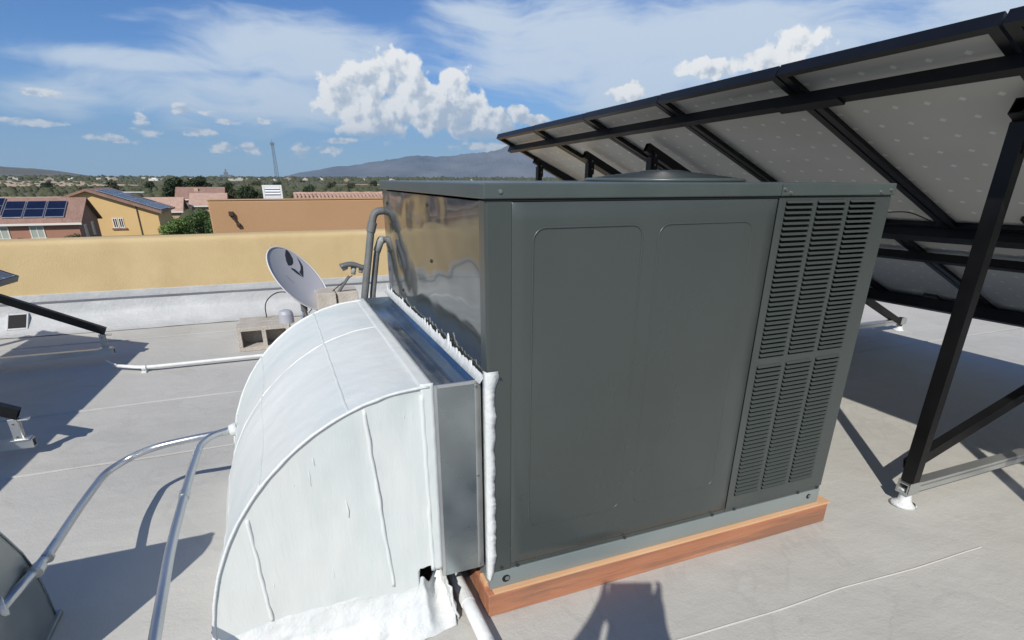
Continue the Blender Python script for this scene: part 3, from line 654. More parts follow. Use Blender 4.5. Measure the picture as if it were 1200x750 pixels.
# EMT conduits to the elbow
r_ = .0145
c1p = [(-1.338, .285, .235), (-1.306, .50, .225), (-1.312, .90, .195), (-1.285, 1.16, .20), (-1.20, 1.225, .225), (-1.093, 1.165, .28), (-.95, 1.165, .295), (-.78, 1.178, .30)]
o = pipe('steel_conduit', c1p, r_, 'emt', 'shiny steel conduit curving from the metal hood at lower left to the white duct', 'conduit', rr=.16,
     couplings=[((-1.302, .52, .224), (-1.303, .535, .2235), 1.25)])
cl = MB(); cl.tube([(-1.307, .44, .228), (-1.307, .475, .227)], r_ * 1.35, 16); cl.box((-1.345, .450, .218), (-1.305, .466, .226)); put(cl, 'strap', M['alu'], o, bevel=.001)
b_ = MB(); b_.tube([(-1.338, .285, .235), (-1.39, .262, .225)], [.024, .022], 18); b_.tube([(-1.330, .289, .236), (-1.340, .285, .2355)], .028, 18); put(b_, 'end_bushing', M['pvcwhite'], o, bevel=.001)
c2p = [(-.875, -.55, .30), (-.90, -.09, .30), (-.918, .32, .30), (-.915, .80, .30), (-.905, 1.08, .30), (-.86, 1.165, .30), (-.78, 1.185, .305)]
o = pipe('steel_conduit', c2p, r_, 'emt', 'steel conduit running from the bottom edge up along the left side of the white duct', 'conduit', rr=.12,
     couplings=[((-.916, .62, .30), (-.916, .66, .30), 1.22)])
gl = MB(); gl.tube([(-.80, 1.18, .302), (-.77, 1.182, .303)], [.022, .034], 14); put(gl, 'sealant_collar', M['goo'], o, smooth=True)
# white-painted drain pipe by the wooden curb
o = pipe('drain_pipe', [(-.070, 1.2, .045), (-.070, .2, .045), (-.066, -.9, .045)], .023, 'pvcwhite', 'white painted pipe on the roof between the duct skirt and the wooden curb', 'pipe', couplings=[((-.070, .02, .045), (-.070, .06, .045), 1.08)])
# low conduit across the roof
o = pipe('white_conduit', [(-1.735, 3.425, .035), (-1.53, 3.30, .035), (-.75, 3.31, .035), (.3, 3.33, .035)], .013, 'pvcwhite', 'thin white conduit lying low on the roof between the left solar array and the duct', 'conduit', rr=.08)
st = MB(); st.box((-1.545, 3.27, .0), (-1.515, 3.335, .012)); st.tube([(-1.545, 3.30, .035), (-1.515, 3.30, .035)], .018, 12); put(st, 'strap', M['pvcwhite'], o, bevel=.001)
st = MB(); st.tube([(-1.72, 3.40, .05), (-1.76, 3.46, .045), (-1.80, 3.50, .06)], .006, 6); put(st, 'cable_end', M['pvcwhite'], o)

# ================================================================== metal hood at lower left
hood = empty('metal_hood', (-1.6, .3, 0), 'bare galvanised sheet-metal hood at the lower left edge of the picture', 'duct')
hp = [(.515, 0), (.512, .10), (.497, .20), (.465, .29), (.42, .37), (.36, .47), (.305, .56), (.28, .59), (.25, .605), (.20, .60), (.165, .57), (.145, .48), (.13, .3), (.12, 0)]
def hoodc(u, v):
    t = u * (len(hp) - 1); i = min(int(t), len(hp) - 2); fr = t - i
    return (-1.335 - .55 * v, hp[i][0] * (1 - fr) + hp[i + 1][0] * fr, hp[i][1] * (1 - fr) + hp[i + 1][1] * fr)
put(MB().grid(hoodc, 40, 6), 'hood_cover', M['galvdark'], hood, smooth=True, solid=.002)
put(MB().prism(hp, 'x', -1.337, -1.334), 'hood_side', M['galvdark'], hood, bevel=.001)
put(MB().tube([(-1.333, y, z) for y, z in hp[:9]], .004, 6), 'hood_seam', M['galv'], hood, smooth=True)
put(MB().box((-1.9, .08, 0), (-1.318, .535, .016)), 'hood_flange', M['galvdark'], hood, bevel=.003)

# ================================================================== SOLAR ARRAYS
e1 = Vector((0, 1, -.0183)).normalized(); e2 = Vector((.908553, 0, -.41777)).normalized(); n3 = e1.cross(e2).normalized()   # n3 points down
PW, PL, FT = .826, 1.575, .042
def panel_meshes():
    # local frame: x = along the slope (down), y = across, z = up
    fr = MB(); w = .012; z0, z1 = -FT, 0.
    fr.box((0, 0, z0), (PL, w, z1)); fr.box((0, PW - w, z0), (PL, PW, z1)); fr.box((0, w, z0), (w, PW - w, z1)); fr.box((PL - w, w, z0), (PL, PW - w, z1))
    fr.box((w, w, z0), (PL - w, w + .024, z0 + .002)); fr.box((w, PW - w - .024, z0), (PL - w, PW - w, z0 + .002)); fr.box((w, w + .024, z0), (w + .016, PW - w - .024, z0 + .002)); fr.box((PL - w - .024, w + .024, z0), (PL - w, PW - w - .024, z0 + .002))
    gl = MB(); gl.box((w, w, -.0065), (PL - w, PW - w, -.002)); bs_ = MB(); bs_.box((w, w, -.0085), (PL - w, PW - w, -.0067))
    jb = MB(); jb.box((1.45, PW / 2 - .05, -.028), (1.52, PW / 2 + .05, -.0086))
    cbl = MB(); cbl.tube(bend([(1.48, PW / 2 - .05, -.02), (1.40, .27, -.035), (1.33, .20, -.06), (1.34, .10, -.05), (1.47, .05, -.045)], .05), .0032, 6)
    off = (0.016, 0.0275, 0)
    return (fr.mesh('solar_panel', (0, 0, 0), M['frame']), gl.mesh('cell_glass', off, M['cells']), bs_.mesh('backsheet', off, M['back']), jb.mesh('junction_box', (0, 0, 0), M['rubber']), cbl.mesh('cable', (0, 0, 0), M['rubber']), off)
PM = panel_meshes()
def solar_panel(root, origin, xd, yd):
    """origin = upper corner on the glass side; xd down the slope, yd across"""
    zd = xd.cross(yd); Mx = Matrix((xd, yd, zd)).transposed().to_4x4()
    o = bpy.data.objects.new('solar_panel', PM[0]); COL.objects.link(o); o.parent = root
    o.matrix_local = Matrix.Translation(Vector(origin) - wloc(root)) @ Mx
    for me, nm, off in ((PM[1], 'cell_glass', PM[5]), (PM[2], 'backsheet', PM[5])):
        c_o = bpy.data.objects.new(nm, me); COL.objects.link(c_o); c_o.parent = o; c_o.location = off
    for me, nm in ((PM[3], 'junction_box'), (PM[4], 'cable')):
        c_o = bpy.data.objects.new(nm, me); COL.objects.link(c_o); c_o.parent = o
    return o
KS = .835
A0 = CAM + KS * (Vector((1.99598249, 0, 1.89247688)) + e1 * .13197269 - CAM)
PITCH = 1.005 * KS
xd = e2; yd = e1 if e2.cross(e1).z > 0 else -e1
def PP(a_, b_, o_=0): return A0 + e1 * a_ + e2 * b_ + n3 * o_
ra = empty('solar_array', (1.95, 1.5, 0), 'tall tilted solar array on black posts at right, seen from underneath', 'solar array')
for row in (0, 1):
    for k in range(-3, 5):
        solar_panel(ra, PP(k * PITCH + .006 + row * (.40 if k < 4 else .40), row * (PL + .02)), e2, e1)
Y_END = 5 * PITCH - .004; Y_BEG = -3 * PITCH
def beam(root, p, q, w, h, mt, nm, up, **k): return put(MB().hollow(p, q, w, h, .004, up, **k), nm, M[mt], root, at=p)
dn = n3
for b0, bw, bh in ((.165, .040, .048), (1.62, .085, .050), (2.01, .045, .050), (3.075, .050, .085)):
    beam(ra, PP(Y_BEG, b0, FT + bh / 2 + .001), PP(Y_END, b0, FT + bh / 2 + .001), bw, bh, 'ano', 'purlin', dn)
# end-mounted hardware: splice plate on the upper purlin, clamps
sp_ = MB(); sp_.bar(PP(.60, .165, FT + .052), PP(.92, .165, FT + .052), .05, .01, dn); put(sp_, 'splice_plate', M['ano'], ra)
RO = FT + .05 + .026
BAYS = [-.05, 2.10, 2.95, 3.92]
for yb in [-.95 - .05] + BAYS:
    aa = (yb - A0.y)
    beam(ra, PP(aa, .375, .074), PP(aa, 3.78, .13), .045, .055, 'ano', 'rafter', dn)
    px_ = 1.945; bb = (px_ - A0.x) / e2.x; zt = PP(aa, bb, RO).z + .0
    # vertical front post: lipped channel, foot and flashing
    beam(ra, (px_, yb, .115), (px_, yb, zt - .01 if yb > 0 else zt), .055, .042, 'ano', 'post', (1, 0, 0), open_side=True)
    # slotted bracket plates between post and rafter
    for sx_ in (-1, 1):
        pb = MB(); pb.bar((px_ + .012, yb + sx_ * .030, zt - .10), (px_ + .012, yb + sx_ * .030, zt + .03), .004, .036, (1, 0, 0)); put(pb, 'bracket', M['ano'], ra)
    screws([(px_ + .01, yb - .033, zt - .06), (px_ + .01, yb - .033, zt - .0)], (0, -1, 0), ra)
    # rear foot
    rx = 4.96; rz = PP(aa, (rx - A0.x) / e2.x, RO).z
    beam(ra, (rx, yb, .09), (rx, yb, max(.12, rz)), .045, .04, 'ano', 'rear_post', (1, 0, 0))
    # floor rail, mill aluminium strut
    beam(ra, (px_ - .035, yb, .088), (rx + .05, yb, .088), .046, .044, 'alu', 'floor_rail', (0, 0, 1))
    grv = MB(); grv.bar((px_ - .03, yb - .0235, .094), (rx + .045, yb - .0235, .094), .0012, .006); put(grv, 'rail_groove', M['galvdark'], ra)
    # diagonal brace
    tb = PP(aa, (3.65 - A0.x) / e2.x, RO + .03)
    beam(ra, (px_ + .03, yb + .045, .165), (tb.x, yb + .045, tb.z), .042, .05, 'ano', 'brace', (0, 0, 1))
    for fx in (px_, rx):
        ft2 = MB(); ft2.tube([(fx, yb, .0), (fx, yb, .004), (fx + .002, yb, .012), (fx + .002, yb, .022), (fx, yb, .045), (fx, yb, .075)], [.054, .045, .034, .027, .024, .022], 22); fo = put(ft2, 'foot', M['goo'], ra, at=(fx, yb, 0), smooth=True)
        sh = MB(); sh.box((fx - .033, yb - .030, .060), (fx + .033, yb + .030, .0665)); sh.box((fx - .033, yb - .030, .067), (fx + .033, yb - .0255, .12)); sh.box((fx - .033, yb + .0255, .067), (fx + .033, yb + .030, .12)); put(sh, 'foot_bracket', M['alu'], fo, bevel=.001)
# splayed sealant at the nearest foot
# left array
la = empty('solar_array', (-2.8, 2.6, 0), 'low tilted solar array at the left edge, only its corner and feet in view', 'solar array')
LE = Vector((.908553, 0, -.41777))   # slopes down towards +x as well
f1 = Vector((.085, 1, -.0183)).normalized(); f2 = (e2 - f1 * e2.dot(f1)).normalized(); nL = f1.cross(f2)
low = Vector((-2.16, 3.51, .71)); hi0 = low - f2 * PL
for k in range(4): solar_panel(la, hi0 - f1 * (PW + k * (PW + .012)), f2, f1)
for b0, hh in ((.25, .07), (1.32, .07)):
    nL = n3
    p = hi0 + f2 * b0 + nL * (FT + hh / 2 + .001)
    put(MB().hollow(p + f1 * .10, p - f1 * 3.3, .04, hh, .004, nL), 'purlin', M['ano'], la, at=p)
for yb in (3.73, 1.96):
    put(MB().hollow((-1.815, yb, .235), (-3.55, yb, 1.13), .045, .055, .004, (0, 0, 1)), 'rafter', M['ano'], la, at=(-1.8, yb, .2))
    put(MB().hollow((-3.45, yb, .10), (-3.45, yb, 1.05), .06, .042, .004, (1, 0, 0)), 'post', M['ano'], la, at=(-3.45, yb, 0))
    put(MB().hollow((-3.5, yb, .075), (-1.79, yb, .075), .046, .044, .004), 'floor_rail', M['alu'], la, at=(-1.8, yb, .07))
    br_ = MB(); br_.box((-1.862, yb - .022, .098), (-1.826, yb - .018, .215)); br_.box((-1.862, yb + .018, .098), (-1.826, yb + .022, .215)); br_.box((-1.885, yb - .03, .0975), (-1.80, yb + .03, .104)); br_.box((-1.85, yb - .0175, .20), (-1.78, yb + .0175, .208)); put(br_, 'foot_bracket', M['alu'], la, bevel=.001)
    screws([(-1.844, yb - .022, .12), (-1.844, yb - .022, .19)], (0, -1, 0), la)
    for fx in (-2.6, -3.4):
        put(MB().tube([(fx, yb, 0), (fx, yb, .004), (fx, yb, .014), (fx, yb, .03), (fx, yb, .053)], [.06, .055, .035, .025, .022], 18), 'foot', M['goo'], la, smooth=True)

# ================================================================== SATELLITE DISH AND BLOCKS
def block(name, x0, y0, L, H, D, label, holes_front, rz=0, chip=False):
    """hollow concrete block on its side, openings facing the viewer"""
    root = (x0 + L / 2, y0 + D / 2, 0); mb = MB(); t = .032
    cells = 2; cw = (L - t * (cells + 1)) / cells
    mb.box((x0, y0, .0), (x0 + L, y0 + D, t)); mb.box((x0, y0, H - t), (x0 + L, y0 + D, H))
    for i in range(cells + 1):
        xx = x0 + i * (cw + t); mb.box((xx, y0, t), (xx + t, y0 + D, H - t))
    if not holes_front: mb.box((x0 + .002, y0 + .001, t), (x0 + L - .002, y0 + .03, H - t))
    else: mb.box((x0 + t, y0 + D - .02, t), (x0 + L - t, y0 + D - .015, H - t))
    o = put(mb, name, M['cmu'], None, at=root, bevel=.005); o.rotation_euler.z = rz
    return tag(o, label, 'concrete block', 'concrete blocks around the satellite dish foot')
block('concrete_block', -.895, 3.60, .41, .20, .19, 'concrete block with two dark openings, left of the satellite dish foot', True)
def solid_block(x0, y0, z0, L, H, D, label):
    o = put(MB().box((x0, y0, z0), (x0 + L, y0 + D, z0 + H)), 'concrete_block', M['cmu'], None, at=(x0 + L / 2, y0 + D / 2, z0), bevel=.006)
    return tag(o, label, 'concrete block', 'concrete blocks around the satellite dish foot')
b3 = block('concrete_block', -.885, 3.85, .41, .19, .19, 'plain concrete block behind the one with two dark openings', False)
solid_block(-.225, 3.90, 0, .39, .19, .30, 'lower concrete block under the pair right of the dish mast')
solid_block(-.225, 3.90, .192, .17, .19, .30, 'pale upright concrete block just right of the dish mast, its smooth end facing us')
solid_block(-.045, 3.93, .192, .19, .185, .30, 'rough concrete block farthest right of the dish mast, beside the smooth pale one')
dsh = empty('satellite_dish', (-.36, 4.12, 0), 'grey oval satellite dish on a mast among concrete blocks, dark emblem near its top', 'satellite dish')
DC = Vector((-.345, 4.05, .50)); DN = Vector((.56, -.56, .47)).normalized()   # faces right, up and slightly to us
DU = (Vector((-.62, 0, .80)) - DN * Vector((-.62, 0, .80)).dot(DN)).normalized(); DR = DU.cross(DN).normalized()
DA, DB, DD = .335, .235, .05
def dpt(u, v, off=0):
    th = 2 * math.pi * v; p = DC + DU * DA * u * math.cos(th) + DR * DB * u * math.sin(th) + DN * (DD * (u * u - 1) + off); return p
dmb = MB(); dmb.grid(lambda u, v: dpt(u, v), 14, 56)
refl = put(dmb, 'reflector', M['dish'], dsh, smooth=True, solid=.004)
put(MB().tube([dpt(1, k / 56) for k in range(57)], .006, 8, False), 'rim', M['dishrim'], refl, smooth=True)
# emblem: dark swoosh halves printed on the dish
def lens_pt(a_, b_): # a along DU, b along DR, in units of the dish radius
    u = math.hypot(a_ * 1.0, b_ * 1.0); th = math.atan2(b_, a_); return dpt(u, th / (2 * math.pi), .0012)
def flat(mb, pts):
    o = len(mb.v); mb.v += [tuple(lens_pt(*p)) for p in pts]; mb.f.append(tuple(o + i for i in range(len(pts))))
lg = MB()
IR = (rgt - DN * rgt.dot(DN)).normalized(); IU = DN.cross(IR)
EC = DC + IR * -.085 + IU * .155
def E_(px, py):
    w_ = EC + IR * px * .110 + IU * py * .066 - DC; return (w_.dot(DU) / DA, w_.dot(DR) / DB)
flat(lg, [E_(-1.0, 1.0), E_(-.55, .85), E_(-.15, .5), E_(.05, .0), E_(.0, -.5), E_(-.25, -.85), E_(-.55, -.45), E_(-.82, .15)])
flat(lg, [E_(.0, -.86), E_(.35, -.66), E_(.72, -.72), E_(1.25, -1.05), E_(.6, -1.08), E_(.15, -1.02)])
flat(lg, [E_(.05, 1.0), E_(.45, .85), E_(.85, .45), E_(1.05, -.15), E_(1.25, -1.0), E_(.78, -.66), E_(.80, -.2), E_(.68, .25), E_(.40, .68)])
put(lg, 'emblem', M['logo'], refl)
lt = MB()
for k in range(6):
    a0 = -.1 + k * .14
    flat(lt, [E_(a0, -2.55 - .05 * k), E_(a0 + .09, -2.55 - .05 * k), E_(a0 + .09, -2.66 - .05 * k), E_(a0, -2.66 - .05 * k)])
put(lt, 'small_print', M['dishdark'], refl)
# back bracket, mast, base foot, clamps
mst = MB(); mst.tube(bend([(-.335, 4.10, .0), (-.335, 4.10, .27), (-.36, 4.11, .38)], .05), .021, 14); put(mst, 'mast', M['alu'], dsh, smooth=True)
bk = MB(); bk.bar(DC - DN * .080 - DU * .10, DC - DN * .080 + DU * .06, .07, .02, DN); bk.bar((-.365, 4.10, .33), DC - DN * .09, .05, .03, (0, 1, 0)); bk.tube([(-.335, 4.08, .20), (-.335, 4.08, .30)], .029, 14)
put(bk, 'rear_bracket', M['dishdark'], dsh, bevel=.002)
bs2 = MB(); bs2.box((-.42, 4.02, .0), (-.25, 4.18, .006)); bs2.bar((-.40, 4.04, .005), (-.345, 4.09, .20), .02, .006); bs2.bar((-.27, 4.04, .005), (-.325, 4.09, .20), .02, .006); put(bs2, 'foot_plate', M['alu'], dsh)
arm0 = DC - DU * DA * .98 + DN * .0; hub = Vector((.105, 3.90, .565))
am = MB(); am.bar(arm0 + Vector((.03, 0, .0)), hub - Vector((.03, 0, .045)), .024, .02); put(am, 'feed_arm', M['plastic'], dsh, bevel=.002)
hd = MB()
hd.grid(lambda u, v: (hub.x - .10 + .215 * u, hub.y - .05 + .10 * v, hub.z + .062 + .030 * math.sin(math.pi * min(1, u * 1.05)) * math.sin(math.pi * (.2 + .6 * v)) - .02 * u), 10, 8)
hdo = put(hd, 'feed_head', M['plastic'], dsh, smooth=True, solid=.03)
hl = MB(); hl.tube([hub + Vector((-.07, 0, .055)), hub + Vector((-.052, 0, .015))], [.03, .026], 14); hl.tube([hub + Vector((.02, 0, .04)), hub + Vector((.01, 0, -.03))], [.026, .02], 14); hl.tube([hub + Vector((.085, 0, .03)), hub + Vector((.075, 0, -.02))], [.022, .018], 12); put(hl, 'feed_horns', M['pipepaint'], hdo, smooth=True)
put(MB().tube(bend([(-.66, 3.93, .20), (-.66, 3.95, .33), (-.55, 4.0, .41), (-.42, 4.05, .38), (-.36, 4.08, .32)], .12), .0045, 8), 'cable', M['rubber'], dsh, smooth=True)
put(MB().tube(bend([hub + Vector((.0, 0, -.04)), (.02, 3.95, .46), (-.1, 4.0, .36), (-.25, 4.06, .24), (-.30, 4.08, .18)], .1), .004, 8), 'cable', M['rubber'], dsh, smooth=True)
db = tag(put(MB().tube([(-.50, 3.70, .193), (-.50, 3.70, .27), (-.50, 3.70, .295), (-.50, 3.70, .305)], [.062, .060, .048, .02], 24), 'plastic_pot', M['dish'], None, at=(-.50, 3.70, .2), bevel=.004), 'small grey round-topped canister on the block beside the dish mast', 'canister')
#BACKGROUND

# ================================================================== BACKGROUND
GZ = -6.3
M['desert'] = mat('desert_ground', (.17, .135, .085), (.11, .10, .055), sc=.012, rough=1, c3=(.065, .082, .032), sc3=.05, lo3=.40, hi3=.56, a3=.95, detail=10)
M['soil'] = mat('bare_soil', (.42, .31, .21), (.50, .38, .27), sc=.05, rough=1)
M['scrub'] = mat('scrub_leaves', (.048, .056, .024), (.085, .088, .042), sc=.02, rough=.9)
M['leafd'] = mat('tree_leaves_dark', (.020, .036, .014), (.045, .065, .022), sc=1.2, rough=.8)
M['leafg'] = mat('shrub_leaves', (.075, .14, .025), (.15, .22, .05), sc=2.5, rough=.7)
M['bark'] = mat('bark', (.10, .075, .055), rough=.9)
M['rock'] = mat('mountain_rock', (.10, .10, .105), (.19, .185, .185), sc=.0011, rough=1, detail=12)
M['hillm'] = mat('hill_scrub', (.10, .095, .07), (.16, .14, .11), sc=.004, rough=1)
M['tile'] = mat('roof_tile_brown', (.26, .155, .115), (.34, .21, .165), sc=1.5, stretch=(1, .6, 1), rough=.85, bump=1, bsc=7, bdist=.1, bstretch=(1, .3, .3))
M['tilep'] = mat('roof_tile_salmon', (.42, .27, .20), (.54, .37, .29), sc=1.5, rough=.85, bump=1, bsc=7, bdist=.1, bstretch=(1, .3, .3))
M['wallbr'] = mat('wall_redbrown', (.34, .17, .115), (.38, .20, .14), sc=.4, rough=.9)
M['wally'] = mat('wall_yellow', (.62, .43, .19), (.67, .47, .22), sc=.3, rough=.9)
M['wallt'] = mat('wall_tan', (.50, .36, .24), rough=.9)
M['trim'] = mat('white_trim', (.72, .68, .62), rough=.7)
M['glass'] = mat('window_glass', (.03, .035, .04), rough=.08)
M['blind'] = mat('window_blind', (.36, .40, .34), rough=.3)
M['wht'] = mat('white_metal_vent', (.70, .73, .74), rough=.5)
M['tower'] = mat('tower_steel', (.16, .18, .21), rough=.6)

def terr(x, y):
    d = math.hypot(x, y)
    return GZ + .8 * noise.noise(Vector((x * .004, y * .004, 0))) * min(1, max(0, (d - 150) / 300)) + 4.2 * min(1, max(0, (d - 500) / 2600))
gv = []; gf = []
RAD = [0, 20, 50, 80, 120, 180, 260, 360, 480, 620, 800, 1000, 1300, 1700, 2200, 2900, 3800, 5000, 7000, 10000, 14000, 20000]
NA = 220
for r in RAD:
    for k in range(NA):
        t = 2 * math.pi * k / NA; x, y = r * math.sin(t), r * math.cos(t); gv.append((x, y, terr(x, y) - (.02 if r == 0 else 0)))
for i in range(len(RAD) - 1):
    for k in range(NA):
        k2 = (k + 1) % NA; a_ = i * NA
        if i == 0: gf.append((0, a_ + NA + k, a_ + NA + k2))
        else: gf.append((a_ + k, a_ + NA + k, a_ + NA + k2, a_ + k2))
mb = MB(); mb.add(gv, gf); tag(put(mb, 'desert_ground', M['desert'], smooth=True), kind='structure')
# pale cleared ground
def patch(name, pts, mt, dz=.35):
    mb = MB(); n_ = len(pts)
    c0 = Vector((sum(p[0] for p in pts) / n_, sum(p[1] for p in pts) / n_, 0)); L = []
    for i in range(n_):
        p, q = Vector((*pts[i], 0)), Vector((*pts[(i + 1) % n_], 0))
        for k in range(8):
            w_ = p.lerp(q, k / 8); w_ += (w_ - c0) * .12 * noise.noise(w_ * .01); L.append(w_)
    mb.v = [(c0.x, c0.y, terr(c0.x, c0.y) + dz)] + [(p.x, p.y, terr(p.x, p.y) + dz * .2) for p in L]
    mb.f = [(0, 1 + i, 1 + (i + 1) % len(L)) for i in range(len(L))]
    return tag(put(mb, name, mt), kind='structure')
patch('bare_ground', [(-560, 1250), (-260, 1100), (-105, 640), (-190, 560), (-420, 760)], M['soil'], 1.6)
patch('bare_ground', [(-150, 300), (-60, 290), (-50, 255), (-130, 235)], M['soil'], .8)
patch('bare_ground', [(60, 700), (260, 760), (300, 640), (120, 600)], M['soil'], .8)

# scrub: thousands of low bushes
rng = np.random.default_rng(5)
ico = [(0, 0, .55), (.9, 0, .25), (.28, .86, .25), (-.73, .53, .22), (-.73, -.53, .28), (.28, -.86, .2), (.5, .36, .85), (-.2, .6, .9), (-.6, 0, .8), (-.2, -.6, .95), (.5, -.36, .8), (0, 0, 1.12), (0, 0, 0)]
icf = [(1, 2, 6), (2, 3, 7), (3, 4, 8), (4, 5, 9), (5, 1, 10), (6, 2, 7), (7, 3, 8), (8, 4, 9), (9, 5, 10), (10, 1, 6), (6, 7, 11), (7, 8, 11), (8, 9, 11), (9, 10, 11), (10, 6, 11)]
ico = np.array(ico); icf = np.array(icf)
def scrub(N, r0, r1, a0, a1, s0, s1, name):
    u = rng.random(N); r = np.exp(np.log(r0) + (np.log(r1) - np.log(r0)) * u); t = np.radians(a0 + (a1 - a0) * rng.random(N))
    x = r * np.sin(t); y = r * np.cos(t); s = (s0 + (s1 - s0) * rng.random(N) ** 2) * (1 + r / 2500)
    keep = np.array([noise.noise(Vector((a_ * .006, b_ * .006, 3))) + .35 * noise.noise(Vector((a_ * .03, b_ * .03, 5))) > -.14 for a_, b_ in zip(x, y)])
    x, y, s, r = x[keep], y[keep], s[keep], r[keep]; n_ = len(x)
    z = np.array([terr(a_, b_) for a_, b_ in zip(x, y)])
    ro = rng.random(n_) * 6.28; jit = 1 + .35 * (rng.random((n_, 13, 3)) - .5)
    v = ico[None] * jit; c_, s_ = np.cos(ro)[:, None], np.sin(ro)[:, None]
    X = (v[:, :, 0] * c_ - v[:, :, 1] * s_) * s[:, None] + x[:, None]; Y = (v[:, :, 0] * s_ + v[:, :, 1] * c_) * s[:, None] + y[:, None]
    Z = v[:, :, 2] * s[:, None] * (.75 + .3 * rng.random(n_))[:, None] + z[:, None] - .1
    V = np.stack([X, Y, Z], -1).reshape(-1, 3); Fc = (icf[None] + 13 * np.arange(n_)[:, None, None]).reshape(-1, 3)
    me = bpy.data.meshes.new(name); me.vertices.add(len(V)); me.vertices.foreach_set('co', V.ravel()); me.loops.add(Fc.size); me.loops.foreach_set('vertex_index', Fc.ravel().astype(np.int32))
    me.polygons.add(len(Fc)); me.polygons.foreach_set('loop_start', np.arange(0, Fc.size, 3, dtype=np.int32)); me.update(calc_edges=True); me.materials.append(M['scrub'])
    o = bpy.data.objects.new(name, me); COL.objects.link(o); return o
tag(scrub(15000, 110, 2600, -26, 66, .9, 2.3, 'desert_scrub'), 'low olive desert bushes scattered over the plain out to the horizon', 'bushes', None, 'stuff')
tag(scrub(2600, 1200, 3200, -26, 66, 3.0, 5.2, 'far_trees'), 'dark band of small trees along the horizon line', 'trees', None, 'stuff')

# mountains and hills
def rangemesh(name, prof, r0, r1, mt, rough_, seed, step=.06):
    A = [p[0] for p in prof]; H = [p[1] for p in prof]; mb = MB(); az_ = np.arange(A[0], A[-1], step); NR = 26
    for a_ in az_:
        h = float(np.interp(a_, A, H))
        for j in range(NR + 1):
            t = j / NR; r = r0 + (r1 - r0) * t; x, y = r * math.sin(R_(a_)), r * math.cos(R_(a_))
            sh = math.sin(math.pi * min(1, t * .98)) ** 1.15
            q = Vector((x / rough_, y / rough_, seed)); rg = 0; am = 1
            for oc in range(5): rg += am * (1 - abs(noise.noise(q)) * 2.2); q = q * 2.07; am *= .5
            mb.v.append((x, y, GZ - 6 + h * sh * (.72 + .26 * rg * (1 - .45 * sh)) * 1.0))
    for i in range(len(az_) - 1):
        for j in range(NR): k = i * (NR + 1) + j; mb.f.append((k, k + 1, k + NR + 2, k + NR + 1))
    return tag(put(mb, name, mt, smooth=False), kind='structure')
rangemesh('mountain_range', [(0.6, 0), (1.6, 40), (2.8, 130), (4.6, 205), (5.4, 255), (8, 345), (10.3, 440), (12.6, 520), (14.9, 560), (17.3, 600), (19.7, 680), (22.1, 840), (23.3, 910), (26, 980), (30, 860), (36, 700), (44, 520), (56, 380), (70, 150), (74, 0)], 12000, 18000, M['rock'], 1500, 3, .05)
rangemesh('distant_hills', [(-60, 10), (-48, 70), (-36, 95), (-28, 88), (-20, 84), (-17.9, 78), (-16.0, 66), (-14.0, 44), (-12.5, 18), (-11.5, 0)], 4400, 5800, M['hillm'], 700, 8, .1)
rangemesh('distant_hills', [(-14, 0), (-10, 22), (-6, 16), (-2, 26), (3, 20), (8, 0)], 7000, 8200, M['hillm'], 900, 11, .15)

# far white buildings on the plain
fb = []
random.seed(21)
spots = [(-19, 1500, 34), (-17.6, 1350, 26), (-16.2, 1500, 30), (-15.4, 1250, 18), (-13.9, 1400, 24), (-11.9, 1500, 40), (-11.3, 1300, 15), (-9.3, 1700, 26), (-8.6, 1300, 22), (-8.0, 1350, 16), (-5.9, 1450, 18), (-5.4, 1600, 24), (-3.6, 1500, 14), (-2.9, 1250, 26), (-2.2, 1300, 18), (-1.5, 1500, 30), (-.6, 1250, 22), (0.6, 1200, 14), (1.7, 1300, 18), (3.2, 1250, 12), (4.4, 1500, 26), (6.8, 1100, 12), (8.2, 1500, 30), (10.8, 1300, 18), (14.5, 1400, 22), (18.2, 1300, 16)]
side_ = lambda a_: 'above the brown solar-roofed house' if a_ < -13.5 else 'above the yellow house' if a_ < -8.2 else 'above the pair of dark trees' if a_ < -4.2 else 'left of the lattice tower' if a_ < .7 else 'right of the lattice tower' if a_ < 5.5 else 'under the mountains'
_cnt = {}; FBL = []; ORD = ['first', 'second', 'third', 'fourth', 'fifth', 'sixth', 'seventh', 'eighth']
for a_, r, w_ in spots:
    k_ = side_(a_); _cnt[k_] = _cnt.get(k_, 0) + 1; FBL.append('%s pale building on the horizon %s, from the left' % (ORD[_cnt[k_] - 1], k_))
M['farwall'] = mat('far_wall_pale', (.48, .45, .40), rough=.9); M['farwall2'] = mat('far_wall_tan', (.34, .28, .22), rough=.9)
wm = [M['farwall'], M['trim'], M['farwall2']]
for i, (a_, r, w_) in enumerate(spots):
    w_ *= .75
    x, y = r * math.sin(R_(a_)), r * math.cos(R_(a_)); z = terr(x, y); h = 2.6 + 2 * random.random(); dd = w_ * .6
    mb = MB(); mb.box((x - w_ / 2, y, z - 1), (x + w_ / 2, y + dd, z + h)); mb.box((x - w_ * .2, y + 2, z + h), (x + w_ * .25, y + dd * .7, z + h + 1.6))
    o = put(mb, 'distant_building', wm[0 if i % 3 else 2] if i % 4 else wm[1], at=(x, y, z)); tag(o, FBL[i], 'building', 'far pale buildings on the plain')
st_ = empty('distant_steeple_building', (-120, 2200, -3), 'dark pointed building on the horizon between the trees and the lattice tower', 'building')
mb = MB(); bx_, by_ = 2200 * math.sin(R_(-3.15)), 2200 * math.cos(R_(-3.15)); mb.box((bx_ - 20, by_, -5), (bx_ + 18, by_ + 20, 9)); mb.box((bx_ - 7, by_, 9), (bx_ + 5, by_ + 10, 17)); mb.box((bx_ - 3, by_, 17), (bx_ + 2, by_ + 5, 26)); put(mb, 'body', M['tower'], st_)

